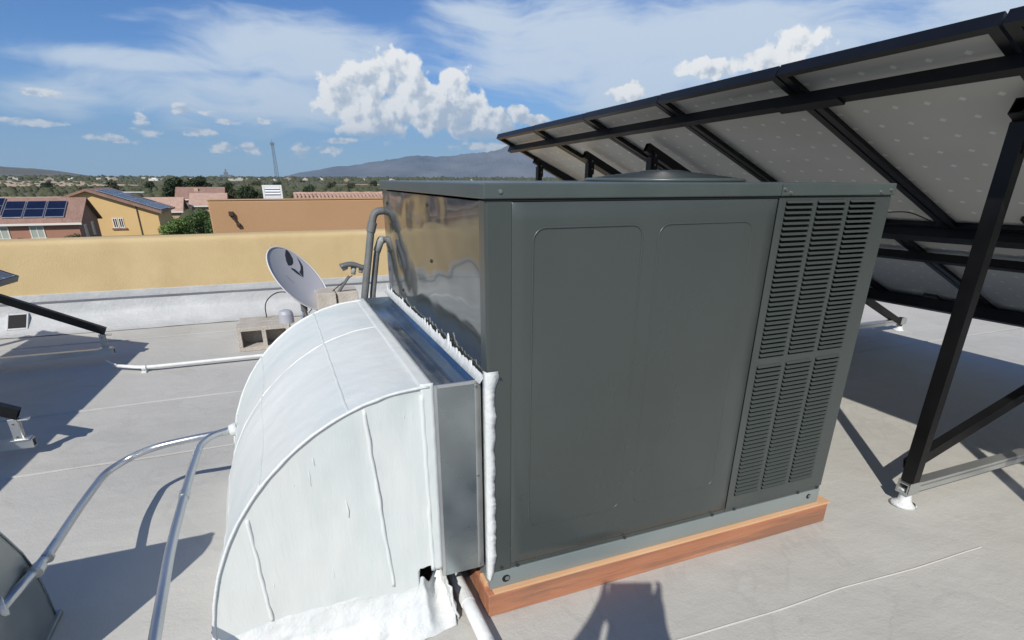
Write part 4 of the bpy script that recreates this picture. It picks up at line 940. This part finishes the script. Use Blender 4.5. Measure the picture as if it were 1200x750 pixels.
# lattice tower
tw = empty('lattice_tower', (13.6, 900, GZ), 'tall thin steel lattice tower standing on the horizon', 'tower')
TX, TY = 13.4, 900.; TH0, TH1 = terr(TX, TY), 45.5
def leg(k, t): a_ = 2 * math.pi * k / 3 + .4; r = 3.0 * (1 - t) + 1.5 * t; return Vector((TX + r * math.cos(a_), TY + r * math.sin(a_), TH0 + (TH1 - TH0) * t))
for k in range(3): put(MB().tube([leg(k, 0), leg(k, 1)], .24, 6), 'leg', M['tower'], tw)
br_ = MB()
for s_ in range(13):
    t0, t1 = s_ / 13, (s_ + 1) / 13
    for k in range(3): br_.tube([leg(k, t0), leg((k + 1) % 3, t1)], .13, 4); br_.tube([leg(k, t1), leg((k + 1) % 3, t1)], .13, 4)
put(br_, 'bracing', M['tower'], tw)
an = MB(); an.box((TX - 2.8, TY - 2.8, TH1 - 3), (TX + 2.8, TY + 2.8, TH1 - .5)); an.tube([(TX, TY, TH1), (TX, TY, TH1 + 3)], .25, 6); put(an, 'antenna_platform', M['tower'], tw)

# ---- houses
def gable(name, lab, x0, x1, y0, y1, zb, ze0, ze1, zr, xr=None, axis='x', wall='wallbr', roof='tile', oh=.45, group=None):
    """house with a gable roof; ridge along `axis`; ze0/ze1 are the eave heights of the low/high side, zr the ridge"""
    root = empty(name, ((x0 + x1) / 2, (y0 + y1) / 2, zb), lab, 'house', group)
    if axis == 'x':
        ym = xr if xr is not None else (y0 + y1) / 2
        put(MB().prism([(y0, zb), (y1, zb), (y1, ze1 - .12), (ym, zr - .15), (y0, ze0 - .12)], 'x', x0, x1), 'wall', M[wall], root)
        for (ya, za, yb, zb_) in ((y0 - oh, ze0 - oh * (zr - ze0) / (ym - y0), ym, zr), (y1 + oh, ze1 - oh * (zr - ze1) / (y1 - ym), ym + .001, zr)):
            put(MB().prism([(ya, za), (yb, zb_), (yb, zb_ - .17), (ya, za - .17)], 'x', x0 - oh, x1 + oh), 'roof', M[roof], root)
        put(MB().box((x0 - oh, y0 - oh - .06, ze0 - oh * (zr - ze0) / (ym - y0) - .24), (x1 + oh, y0 - oh - .005, ze0 - oh * (zr - ze0) / (ym - y0) - .02)), 'fascia', M['trim'], root)
    else:
        xm = xr if xr is not None else (x0 + x1) / 2
        put(MB().prism([(x0, zb), (x1, zb), (x1, ze1 - .12), (xm, zr - .15), (x0, ze0 - .12)], 'y', y0, y1), 'wall', M[wall], root)
        for (xa, za, xb, zb_) in ((x0 - oh, ze0 - oh * (zr - ze0) / (xm - x0), xm, zr), (x1 + oh, ze1 - oh * (zr - ze1) / (x1 - xm), xm + .001, zr)):
            put(MB().prism([(xa, za), (xb, zb_), (xb, zb_ - .2), (xa, za - .2)], 'y', y0 - oh, y1 + oh), 'roof', M[roof], root)
        rk = MB()
        for (xa, za, xb, zb_) in ((x0 - oh, ze0 - oh * (zr - ze0) / (xm - x0), xm, zr), (x1 + oh, ze1 - oh * (zr - ze1) / (x1 - xm), xm, zr)):
            rk.prism([(xa, za - .04), (xb, zb_ - .04), (xb, zb_ - .30), (xa, za - .30)], 'y', y0 - oh - .05, y0 - oh - .004)
        put(rk, 'rake_board', M['tile'], root)
    return root
def window(root, x0, x1, z0, z1, y, mt='glass', side=None):
    t = .1
    if side is None:
        f_ = MB(); f_.box((x0, y - .08, z0), (x0 + t, y - .01, z1)); f_.box((x1 - t, y - .08, z0), (x1, y - .01, z1)); f_.box((x0 + t, y - .08, z1 - t), (x1 - t, y - .01, z1)); f_.box((x0 - .08, y - .12, z0 - t), (x1 + .08, y - .01, z0)); xm = (x0 + x1) / 2; f_.box((xm - .04, y - .07, z0), (xm + .04, y - .02, z1 - t))
        fo = put(f_, 'window_frame', M['trim'], root); put(MB().box((x0 + t, y - .045, z0), (x1 - t, y - .02, z1 - t)), 'window_pane', M[mt], fo)
    else:
        X = side; f_ = MB(); f_.box((X + .01, x0, z0), (X + .08, x0 + t, z1)); f_.box((X + .01, x1 - t, z0), (X + .08, x1, z1)); f_.box((X + .01, x0 + t, z1 - t), (X + .08, x1 - t, z1)); f_.box((X + .01, x0, z0 - t), (X + .1, x1, z0))
        fo = put(f_, 'window_frame', M['trim'], root); put(MB().box((X + .02, x0 + t, z0), (X + .045, x1 - t, z1 - t)), 'window_pane', M[mt], fo)
h1 = gable('brown_house', 'red-brown house with dark solar panels on its tiled roof, at the far left', -44, -20.7, 77.65, 86.0, GZ, -3.1, -3.1, -.86)
window(h1, -28.5, -27.1, -4.9, -3.65, 77.65, 'blind'); window(h1, -25.25, -23.95, -4.9, -3.65, 77.65, 'blind')
window(h1, 79.3, 80.4, -5.2, -3.7, 0, 'blind', side=-20.7); window(h1, 82.4, 83.5, -5.0, -3.6, 0, 'blind', side=-20.7)
sl = (-.86 + 3.1) / (81.825 - 77.65)
def zs(y): return -3.1 + (y - 77.65) * sl
def roofpanel(root, x0, x1, ya, yb, fz, nd=1):
    f_ = MB(); f_.prism([(ya, fz(ya) + .10), (yb, fz(yb) + .10), (yb, fz(yb) + .17), (ya, fz(ya) + .17)], 'x', x0, x1); o = put(f_, 'roof_solar_panel', M['alu'], root)
    k = .07; put(MB().prism([(ya + k, fz(ya + k) + .171), (yb - k, fz(yb - k) + .171), (yb - k, fz(yb - k) + .178), (ya + k, fz(ya + k) + .178)], 'x', x0 + k, x1 - k), 'cells', M['cellsfar'], o)
    ln_ = MB(); ym_ = (ya + yb) / 2; ln_.prism([(ym_ - .04, fz(ym_ - .04) + .1785), (ym_ + .04, fz(ym_ + .04) + .1785), (ym_ + .04, fz(ym_ + .04) + .181), (ym_ - .04, fz(ym_ - .04) + .181)], 'x', x0 + k, x1 - k); put(ln_, 'cell_gap', M['alu'], o)
M['cellsfar'] = mat('far_panel_cells', (.006, .009, .03), (.010, .015, .045), sc=.6, rough=.25)
for (x0, x1, ya, yb) in ((-23.75, -21.95, 78.0, 80.9), (-25.65, -23.85, 78.0, 80.9), (-27.55, -25.75, 78.0, 80.9), (-29.6, -27.7, 78.6, 81.5), (-31.5, -29.7, 78.6, 81.5), (-33.4, -31.6, 78.6, 81.5)): roofpanel(h1, x0, x1, ya, yb, zs)
h2 = gable('yellow_house', 'yellow stucco house with a long right roof slope covered in solar panels', -26.7, -15.5, 95.3, 108, GZ, -1.35, -2.95, -.15, xr=-23.3, axis='y', wall='wally', roof='tile', oh=.6)
window(h2, -21.15, -20.55, -5.15, -3.95, 95.3); window(h2, -20.45, -19.85, -5.15, -3.95, 95.3)
put(MB().box((-21.4, 95.1, -5.45), (-19.6, 95.29, -5.27)), 'window_sill', M['tile'], h2)
put(MB().tube([(-17.95, 95.2, GZ), (-17.95, 95.2, -2.4)], .07, 6), 'downspout', M['bark'], h2)
def zs2(x): return -.15 + (x + 23.3) * (-2.95 + .15) / (-15.5 + 23.3)
for r_i, (ya, yb) in enumerate(((96.2, 99.0), (99.2, 102.0), (102.2, 105.0))):
    for k in range(4):
        xa = -22.4 + k * 1.85 + (0 if r_i < 2 else .2); xb = xa + 1.75; f_ = MB(); f_.prism([(xa, zs2(xa) + .12), (xb, zs2(xb) + .12), (xb, zs2(xb) + .19), (xa, zs2(xa) + .19)], 'y', ya, yb); o = put(f_, 'roof_solar_panel', M['alu'], h2)
        put(MB().prism([(xa + .06, zs2(xa + .06) + .191), (xb - .06, zs2(xb - .06) + .191), (xb - .06, zs2(xb - .06) + .197), (xa + .06, zs2(xa + .06) + .197)], 'y', ya + .06, yb - .06), 'cells', M['cellsfar'], o)
sk = MB(); sk.box((-21.5, 106, zs2(-21) + .1), (-18.4, 107.2, zs2(-20) + .55)); put(sk, 'skylight', M['wht'], h2)
h3 = gable('tan_house', 'tan house with a pale salmon tiled roof just behind the yellow house', -22, -15.4, 118, 126, GZ, -4.0, -4.0, -2.0, wall='wallt', roof='tilep')
h3b = gable('tan_house', 'tan house with salmon roof behind the green shrubs, nearer the orange wall', -14.2, -8.5, 124, 134, GZ, -3.4, -3.4, -1.5, axis='x', wall='wallt', roof='tilep')
window(h3, 120.5, 121.7, -5.6, -4.5, 0, 'glass', side=-15.4)
h4 = gable('brown_roofed_house', 'house with a plain reddish roof below the dark trees, left of the orange wall', -19.6, -10.3, 150, 160, GZ, -3.0, -3.0, -.75, wall='wallbr', roof='tile')
put(MB().box((-16.2, 153, -2.6), (-15.4, 153.9, -.95)), 'chimney', M['wallt'], h4)

# orange building with parapet, vent box and scupper
ob = empty('orange_building', (5, 20, GZ), 'flat-roofed orange stucco building directly beyond the yellow parapet', 'building')
OX0, OX1, OY0, OY1, OZ = -1.83, 14, 14., 26., .835
wl_ = MB(); wl_.box((OX0, OY0, GZ), (OX1, OY0 + .25, OZ)); wl_.box((OX0, OY1 - .25, GZ), (OX1, OY1, .34)); wl_.box((OX0, OY0 + .251, GZ), (OX0 + .25, OY1 - .251, .34)); wl_.box((OX1 - .25, OY0 + .251, GZ), (OX1, OY1 - .251, .34)); put(wl_, 'wall', M['stucco_or'], ob, bevel=.03, segs=3)
put(MB().box((OX0 + .26, OY0 + .26, .2), (OX1 - .26, OY1 - .26, .33)), 'roof', M['roof'], ob)
cp_ = MB(); cp_.box((OX0 - .01, OY0 - .01, OZ + .002), (OX1 + .01, OY0 + .26, OZ + .03)); cp_.box((OX0 - .01, OY1 - .26, .342), (OX1 + .01, OY1 + .01, .37)); put(cp_, 'coping', M['stucco_or'], ob, bevel=.01)
M['spout_brown'] = mat('spout_shadow_brown', (.055, .03, .022), rough=.7)
sp2 = MB(); sp2.box((-1.425, OY0 - .10, .50), (-1.325, OY0 - .001, .60)); sp2.bar((-1.37, OY0 - .05, .52), (-1.265, OY0 - .03, .315), .06, .05); sp2.box((-1.30, OY0 - .08, .265), (-1.215, OY0 - .001, .335)); put(sp2, 'spout_and_shadow', M['spout_brown'], ob, bevel=.008)  # spout box; its cast shadow is built in as the slanting brown bar
vb = empty('roof_vent', (-.40, 14.7, .42), 'white louvred vent box on the orange building roof', 'vent')
vbm = MB(); VX0, VX1, VY, VZ0, VZ1 = -.62, -.17, 14.45, .33, 1.165
vbm.box((VX0, VY + .03, VZ0), (VX1, VY + .5, VZ1)); vbm.box((VX0, VY, VZ0), (VX0 + .05, VY + .029, VZ1)); vbm.box((VX1 - .05, VY, VZ0), (VX1, VY + .029, VZ1)); vbm.box((VX0 + .051, VY, VZ1 - .06), (VX1 - .051, VY + .029, VZ1)); vbm.box((VX0 + .051, VY, VZ0), (VX1 - .051, VY + .029, .93)); put(vbm, 'housing', M['wht'], vb, bevel=.008)
put(MB().box((VX0 + .052, VY + .015, .93), (VX1 - .052, VY + .028, VZ1 - .061)), 'opening', M['darkstrip'], vb)
for k in range(3):
    z = .955 + k * .062; put(MB().prism([(VY - .012, z), (VY + .014, z + .038), (VY + .014, z + .046), (VY - .012, z + .008)], 'x', VX0 + .052, VX1 - .052), 'slat', M['wht'], vb)
# tiled roof beyond
tr = empty('tile_roof_house', (9, 45, GZ), 'house with a salmon barrel-tile roof seen just above the orange wall', 'house')
put(MB().box((1.6, 42, GZ), (22, 50, -.5)), 'wall', M['wallt'], tr)
tl = MB(); NT = 80; TW = .27
for row in range(5):
    ya, yb = 41.2 + row * .86, 41.2 + row * .86 + .95; za, zb_ = -.62 + row * .17, -.62 + row * .17 + .15
    for i in range(NT):
        xc = 1.3 + i * TW; o_ = len(tl.v)
        for (yy, zz) in ((ya, za), (yb, zb_)):
            for k in range(5): t = math.pi * k / 4; tl.v.append((xc + TW * .42 * math.cos(t) * (1 if yy == ya else .85), yy, zz + .10 * math.sin(t) + (.03 if yy == ya else 0)))
        for k in range(4): tl.f.append((o_ + k, o_ + k + 1, o_ + 6 + k, o_ + 5 + k))
        tl.f.append((o_, o_ + 1, o_ + 2, o_ + 3, o_ + 4))
tlo = put(tl, 'roof_tiles', M['tilep'], tr); tlo['kind'] = 'stuff'
put(MB().prism([(41.0, -.72), (45.6, .19), (50.5, -.72), (50.5, -.8), (41, -.8)], 'x', 1.2, 22.6), 'roof_deck', M['tile'], tr)
put(MB().tube([(1.2 + .5 * k, 45.55, .215 + .03 * (k % 2)) for k in range(43)], .12, 8), 'ridge_tiles', M['tilep'], tr)
patio = gable('tan_house', 'house with a tan roof half hidden behind the dark unit, beyond the barrel-tile roof', 24, 40, 70, 82, GZ, -3, -3, -1.0, wall='wallt', roof='tilep')

# ---- trees and shrubs
def leafcloud(name, material, cs, n_, size, root, seed):
    """leaf faces scattered through the clumps cs = [(x,y,z,rx,ry,rz)]"""
    rg = np.random.default_rng(seed); V = []; per = n_ // len(cs)
    for (x, y, z, rx, ry, rz) in cs:
        d = rg.normal(size=(per, 3)); d /= np.linalg.norm(d, axis=1)[:, None]; rr = rg.random(per) ** .45
        lump = 1 + .28 * np.array([noise.noise(Vector(tuple(q * 1.9 + x + z))) for q in d])
        c_ = d * (rr * lump)[:, None] * np.array([rx, ry, rz]) + np.array([x, y, z])
        a_ = rg.normal(size=(per, 3)); a_ /= np.linalg.norm(a_, axis=1)[:, None]; b_ = np.cross(a_, rg.normal(size=(per, 3))); b_ /= np.linalg.norm(b_, axis=1)[:, None]
        s_ = size * (.6 + .8 * rg.random(per))[:, None]
        V.append(np.stack([c_ - a_ * s_, c_ + b_ * s_ * .5, c_ + a_ * s_, c_ - b_ * s_ * .5], 1))
    V = np.concatenate(V).reshape(-1, 3) - np.array(wloc(root)); nq = len(V) // 4
    me = bpy.data.meshes.new(name); me.vertices.add(len(V)); me.vertices.foreach_set('co', V.ravel()); me.loops.add(len(V)); me.loops.foreach_set('vertex_index', np.arange(len(V), dtype=np.int32))
    me.polygons.add(nq); me.polygons.foreach_set('loop_start', np.arange(0, len(V), 4, dtype=np.int32)); me.update(calc_edges=True); me.materials.append(material)
    o = bpy.data.objects.new(name, me); COL.objects.link(o); o.parent = root; return o
def tree(name, label, cat, x, y, h, w, mt, leaf, n_, seed, clumps=9, group=None, trunk=.35, low=.35):
    z0 = terr(x, y); root = empty(name, (x, y, z0), label, cat, group); rnd = random.Random(seed); cs = []; tk = MB()
    tk.tube([(x, y, z0), (x + .1, y, z0 + h * .3), (x - .1, y, z0 + h * .6)], [trunk, trunk * .7, trunk * .3], 8)
    for k in range(clumps):
        a_ = k * 2.4 + rnd.random(); f_ = (k + .5) / clumps; zz = z0 + h * (low + (1 - low) * f_ * .82); r = w * .5 * (1 - abs(f_ - .35) * .8) * (.45 + .5 * rnd.random())
        p = (x + r * math.cos(a_), y + r * math.sin(a_), zz); tk.tube([(x, y, z0 + h * .25), p], [trunk * .35, trunk * .08], 5); s_ = w * (.18 + .14 * rnd.random()); cs.append((*p, s_, s_, s_ * .8))
    put(tk, 'trunk', M['bark'], root); leafcloud('crown', mt, cs, n_, leaf, root, seed); return root
tree('dark_tree', 'dark green tree left of its neighbour behind the reddish roof', 'tree', -22.3, 170, 7.9, 6.2, M['leafd'], .28, 5200, 1)
tree('dark_tree', 'dark green tree on the right of the pair behind the reddish roof', 'tree', -17.3, 171, 7.9, 5.6, M['leafd'], .28, 5200, 2)
tree('dark_tree', 'lower dark tree between and behind the pair of dark trees', 'tree', -19.6, 180, 7.0, 5.2, M['leafd'], .28, 3600, 3)
tree('olive_tree', 'rounded olive tree left of the white vent box', 'tree', -5.8, 168, 5.6, 6.5, M['leafd'], .26, 4600, 4, low=.15)
tree('olive_tree', 'lighter low olive shrub tree between the reddish roof and the vent box', 'tree', -9.4, 160, 4.6, 5.2, M['scrub'], .26, 4200, 5, low=.1)
tree('green_shrub', 'bright green shrub in front of the yellow house corner', 'shrub', -10.6, 70, 3.7, 2.9, M['leafg'], .11, 6000, 6, low=.1, trunk=.12)
tree('green_shrub', 'large darker green shrub against the orange building corner', 'shrub', -8.0, 71.5, 4.7, 3.6, mat('shrub_leaves_dark', (.04, .085, .02), (.09, .14, .035), sc=2, rough=.7), .11, 8000, 7, low=.1, trunk=.14)
tree('green_shrub', 'small olive shrub below the brown house windows', 'shrub', -25.9, 75.3, 1.55, 1.8, M['scrub'], .09, 1600, 8, low=.2, trunk=.08)
tree('green_shrub', 'low reddish green shrub at the corner of the brown house', 'shrub', -20.9, 75.5, 1.85, 2.2, M['scrub'], .09, 2000, 9, low=.2, trunk=.08)
rnd = random.Random(3)
for i in range(14):
    a_ = -16 + i * 2.05 + rnd.random(); r = 260 + 320 * rnd.random(); tree('mesquite_tree', '%s of the small desert trees beyond the houses, counted from the left' % (['leftmost', 'second', 'third', 'fourth', 'fifth', 'sixth', 'seventh', 'eighth', 'ninth', 'tenth', 'eleventh', 'twelfth', 'thirteenth', 'rightmost'][i]), 'tree', r * math.sin(R_(a_)), r * math.cos(R_(a_)), 3.6 + 2.4 * rnd.random(), 5 + 3 * rnd.random(), M['scrub'] if i % 3 else M['leafd'], .4, 1100, 30 + i, clumps=6, group='small trees scattered over the plain', low=.2, trunk=.2)

# ================================================================== PHOTOGRAPHER (stands behind the camera, seen by shadow and reflection)
pe = empty('person', (-.56, -1.64, 0), 'person behind the camera holding a phone out with both hands, seen as a shadow', 'person')
M['skin'] = mat('skin', (.42, .25, .17), rough=.55); M['shirt'] = mat('shirt_grey', (.16, .18, .20), rough=.85); M['jeans'] = mat('jeans', (.05, .07, .12), rough=.85); M['hair'] = mat('hair_dark', (.03, .02, .015), rough=.6)
def skinfig(name, J, E, root, material, sub=2, parent=None):
    me = bpy.data.meshes.new(name); names = list(J); base = Vector((-.56, -1.64, 0))
    me.from_pydata([tuple(Vector(J[k][0]) - base) for k in names], [(names.index(a_), names.index(b_)) for a_, b_ in E], []); me.materials.append(material)
    o = bpy.data.objects.new(name, me); COL.objects.link(o); o.parent = parent
    md = o.modifiers.new('skin', 'SKIN'); 
    if not me.skin_vertices: 
        bpy.context.view_layer.objects.active = o; bpy.ops.mesh.customdata_skin_add()
    for i, k in enumerate(names): me.skin_vertices[0].data[i].radius = (J[k][1], J[k][2] if len(J[k]) > 2 else J[k][1]); me.skin_vertices[0].data[i].use_root = (k == root)
    md.use_smooth_shade = True
    sb = o.modifiers.new('sub', 'SUBSURF'); sb.levels = 1; sb.render_levels = sub
    return o
bx, by = -.62, -1.60
PHC = CAM - fwd * .016
rh = PHC + rgt * .083 - upv * .012 - fwd * .012; lh = PHC - rgt * .083 - upv * .012 - fwd * .012
hip = .80
J = {'pelvis': ((bx - .05, by - .10, hip), .15, .12), 'belly': ((bx - .03, by - .05, .92), .15, .11), 'chest': ((bx, by + .02, 1.13), .185, .13), 'neck': ((bx + .03, by + .06, 1.24), .06), 'head': ((bx + .055, by + .11, 1.335), .084, .090), 'crown': ((bx + .075, by + .12, 1.395), .072, .076), 'nose': ((bx + .09, by + .195, 1.33), .015)}
for s_, nm, hand in ((-1, 'l', lh), (1, 'r', rh)):
    sh_ = Vector((bx + s_ * .17, by + .03 - s_ * .05, 1.20)); el_ = sh_.lerp(hand, .5) + Vector((s_ * (.01 if s_ < 0 else -.02), .0, -.05 if s_ < 0 else -.07)); wr_ = hand + (el_ - hand).normalized() * .085
    J.update({nm + 'sh': (sh_, .066), nm + 'el': (el_, .048), nm + 'wr': (wr_, .027), nm + 'pl': (hand + (el_ - hand).normalized() * .03 + Vector((0, 0, -.01)), .030, .020)})
    J.update({nm + 'hip': ((bx - .05 + s_ * .095, by - .10, hip - .05), .098), nm + 'kn': ((bx + s_ * .12, by + .10, .44), .060), nm + 'an': ((bx - .03 + s_ * .12, by - .10, .09), .040), nm + 'ft': ((bx - .01 + s_ * .14, by + .08, .035), .038, .03)})
E2 = [('pelvis', 'belly'), ('belly', 'chest'), ('chest', 'neck'), ('neck', 'head'), ('head', 'crown'), ('head', 'nose')]
for nm in 'lr': E2 += [('chest', nm + 'sh'), (nm + 'sh', nm + 'el'), (nm + 'el', nm + 'wr'), (nm + 'wr', nm + 'pl'), ('pelvis', nm + 'hip'), (nm + 'hip', nm + 'kn'), (nm + 'kn', nm + 'an'), (nm + 'an', nm + 'ft')]
for s_, nm, hand in ((-1, 'l', lh), (1, 'r', rh)):
    for i in range(4):
        zf = (.050, .026, .004, -.016)[i]; k1 = hand + rgt * s_ * .014 + upv * zf + fwd * .002 - fwd * .02; k2 = hand - rgt * s_ * .006 + upv * zf - fwd * .014 + rgt * s_ * .02; k3 = k2 + fwd * .006 - rgt * s_ * .014
        J['%sf%da' % (nm, i)] = (k1, .0085); J['%sf%db' % (nm, i)] = (k2 + upv * .002, .008); J['%sf%dc' % (nm, i)] = (k3 + upv * .001, .0072)
        E2 += [(nm + 'pl', '%sf%da' % (nm, i)), ('%sf%da' % (nm, i), '%sf%db' % (nm, i)), ('%sf%db' % (nm, i), '%sf%dc' % (nm, i))]
    J[nm + 't1'] = (hand - upv * .045 - fwd * .008, .0095); J[nm + 't2'] = (hand - upv * .03 - rgt * s_ * .022 - fwd * .018, .0085); E2 += [(nm + 'pl', nm + 't1'), (nm + 't1', nm + 't2')]
bo = skinfig('body', J, E2, 'pelvis', M['shirt'], 1, pe)
# clothing zones by height on the one body surface
t = M['shirt'].node_tree; q = G(t); tcn = t.nodes.new('ShaderNodeTexCoord'); s3 = t.nodes.new('ShaderNodeSeparateXYZ'); t.links.new(tcn.outputs['Object'], s3.inputs[0])
colr = q.mix(q.m('GREATER_THAN', s3.outputs[2], .84), (.05, .07, .12, 1), (.16, .18, .20, 1)); colr = q.mix(q.m('GREATER_THAN', s3.outputs[2], 1.20), colr, (.42, .25, .17, 1)); colr = q.mix(q.m('GREATER_THAN', s3.outputs[1], .30), colr, (.42, .25, .17, 1))
q.put(t.nodes['Principled BSDF'].inputs['Base Color'], colr)
hm = MB(); hc = Vector((bx + .07, by + .11, 1.36)); hm.grid(lambda u, v: (hc.x + .093 * math.cos(2 * math.pi * v) * math.sin(.62 * math.pi * u), hc.y + .103 * math.sin(2 * math.pi * v) * math.sin(.62 * math.pi * u), hc.z + .088 * math.cos(.62 * math.pi * u) + .006 * nz(v * 9, u * 9, 1)), 12, 24); put(hm, 'hair', M['hair'], pe, smooth=True, solid=.01)
ph = MB(); Mx = Matrix((rgt, upv, -fwd)).transposed().to_4x4(); Mx.translation = PHC
ph.box((-.077, -.037, 0.0), (.077, .037, .008), Mx); pho = put(ph, 'phone', M['rubber'], None, at=PHC, bevel=.003); tag(pho, 'dark phone held level by the person behind the camera', 'phone')

# ================================================================== HAZE
hz = MB(); hz.box((-19500, -3000, GZ - 20), (19500, 18500, 1150)); hzo = put(hz, 'haze', None)
hm_ = bpy.data.materials.new('haze'); hm_.use_nodes = True; t = hm_.node_tree; t.nodes.clear(); pv = t.nodes.new('ShaderNodeVolumePrincipled'); ou = t.nodes.new('ShaderNodeOutputMaterial'); t.links.new(pv.outputs[0], ou.inputs['Volume'])
pv.inputs['Color'].default_value = (.42, .70, 1.0, 1); pv.inputs['Density'].default_value = 4e-5; pv.inputs['Anisotropy'].default_value = .2
hzo.data.materials.clear(); hzo.data.materials.append(hm_); tag(hzo, kind='stuff')
S.cycles.volume_bounces = 0
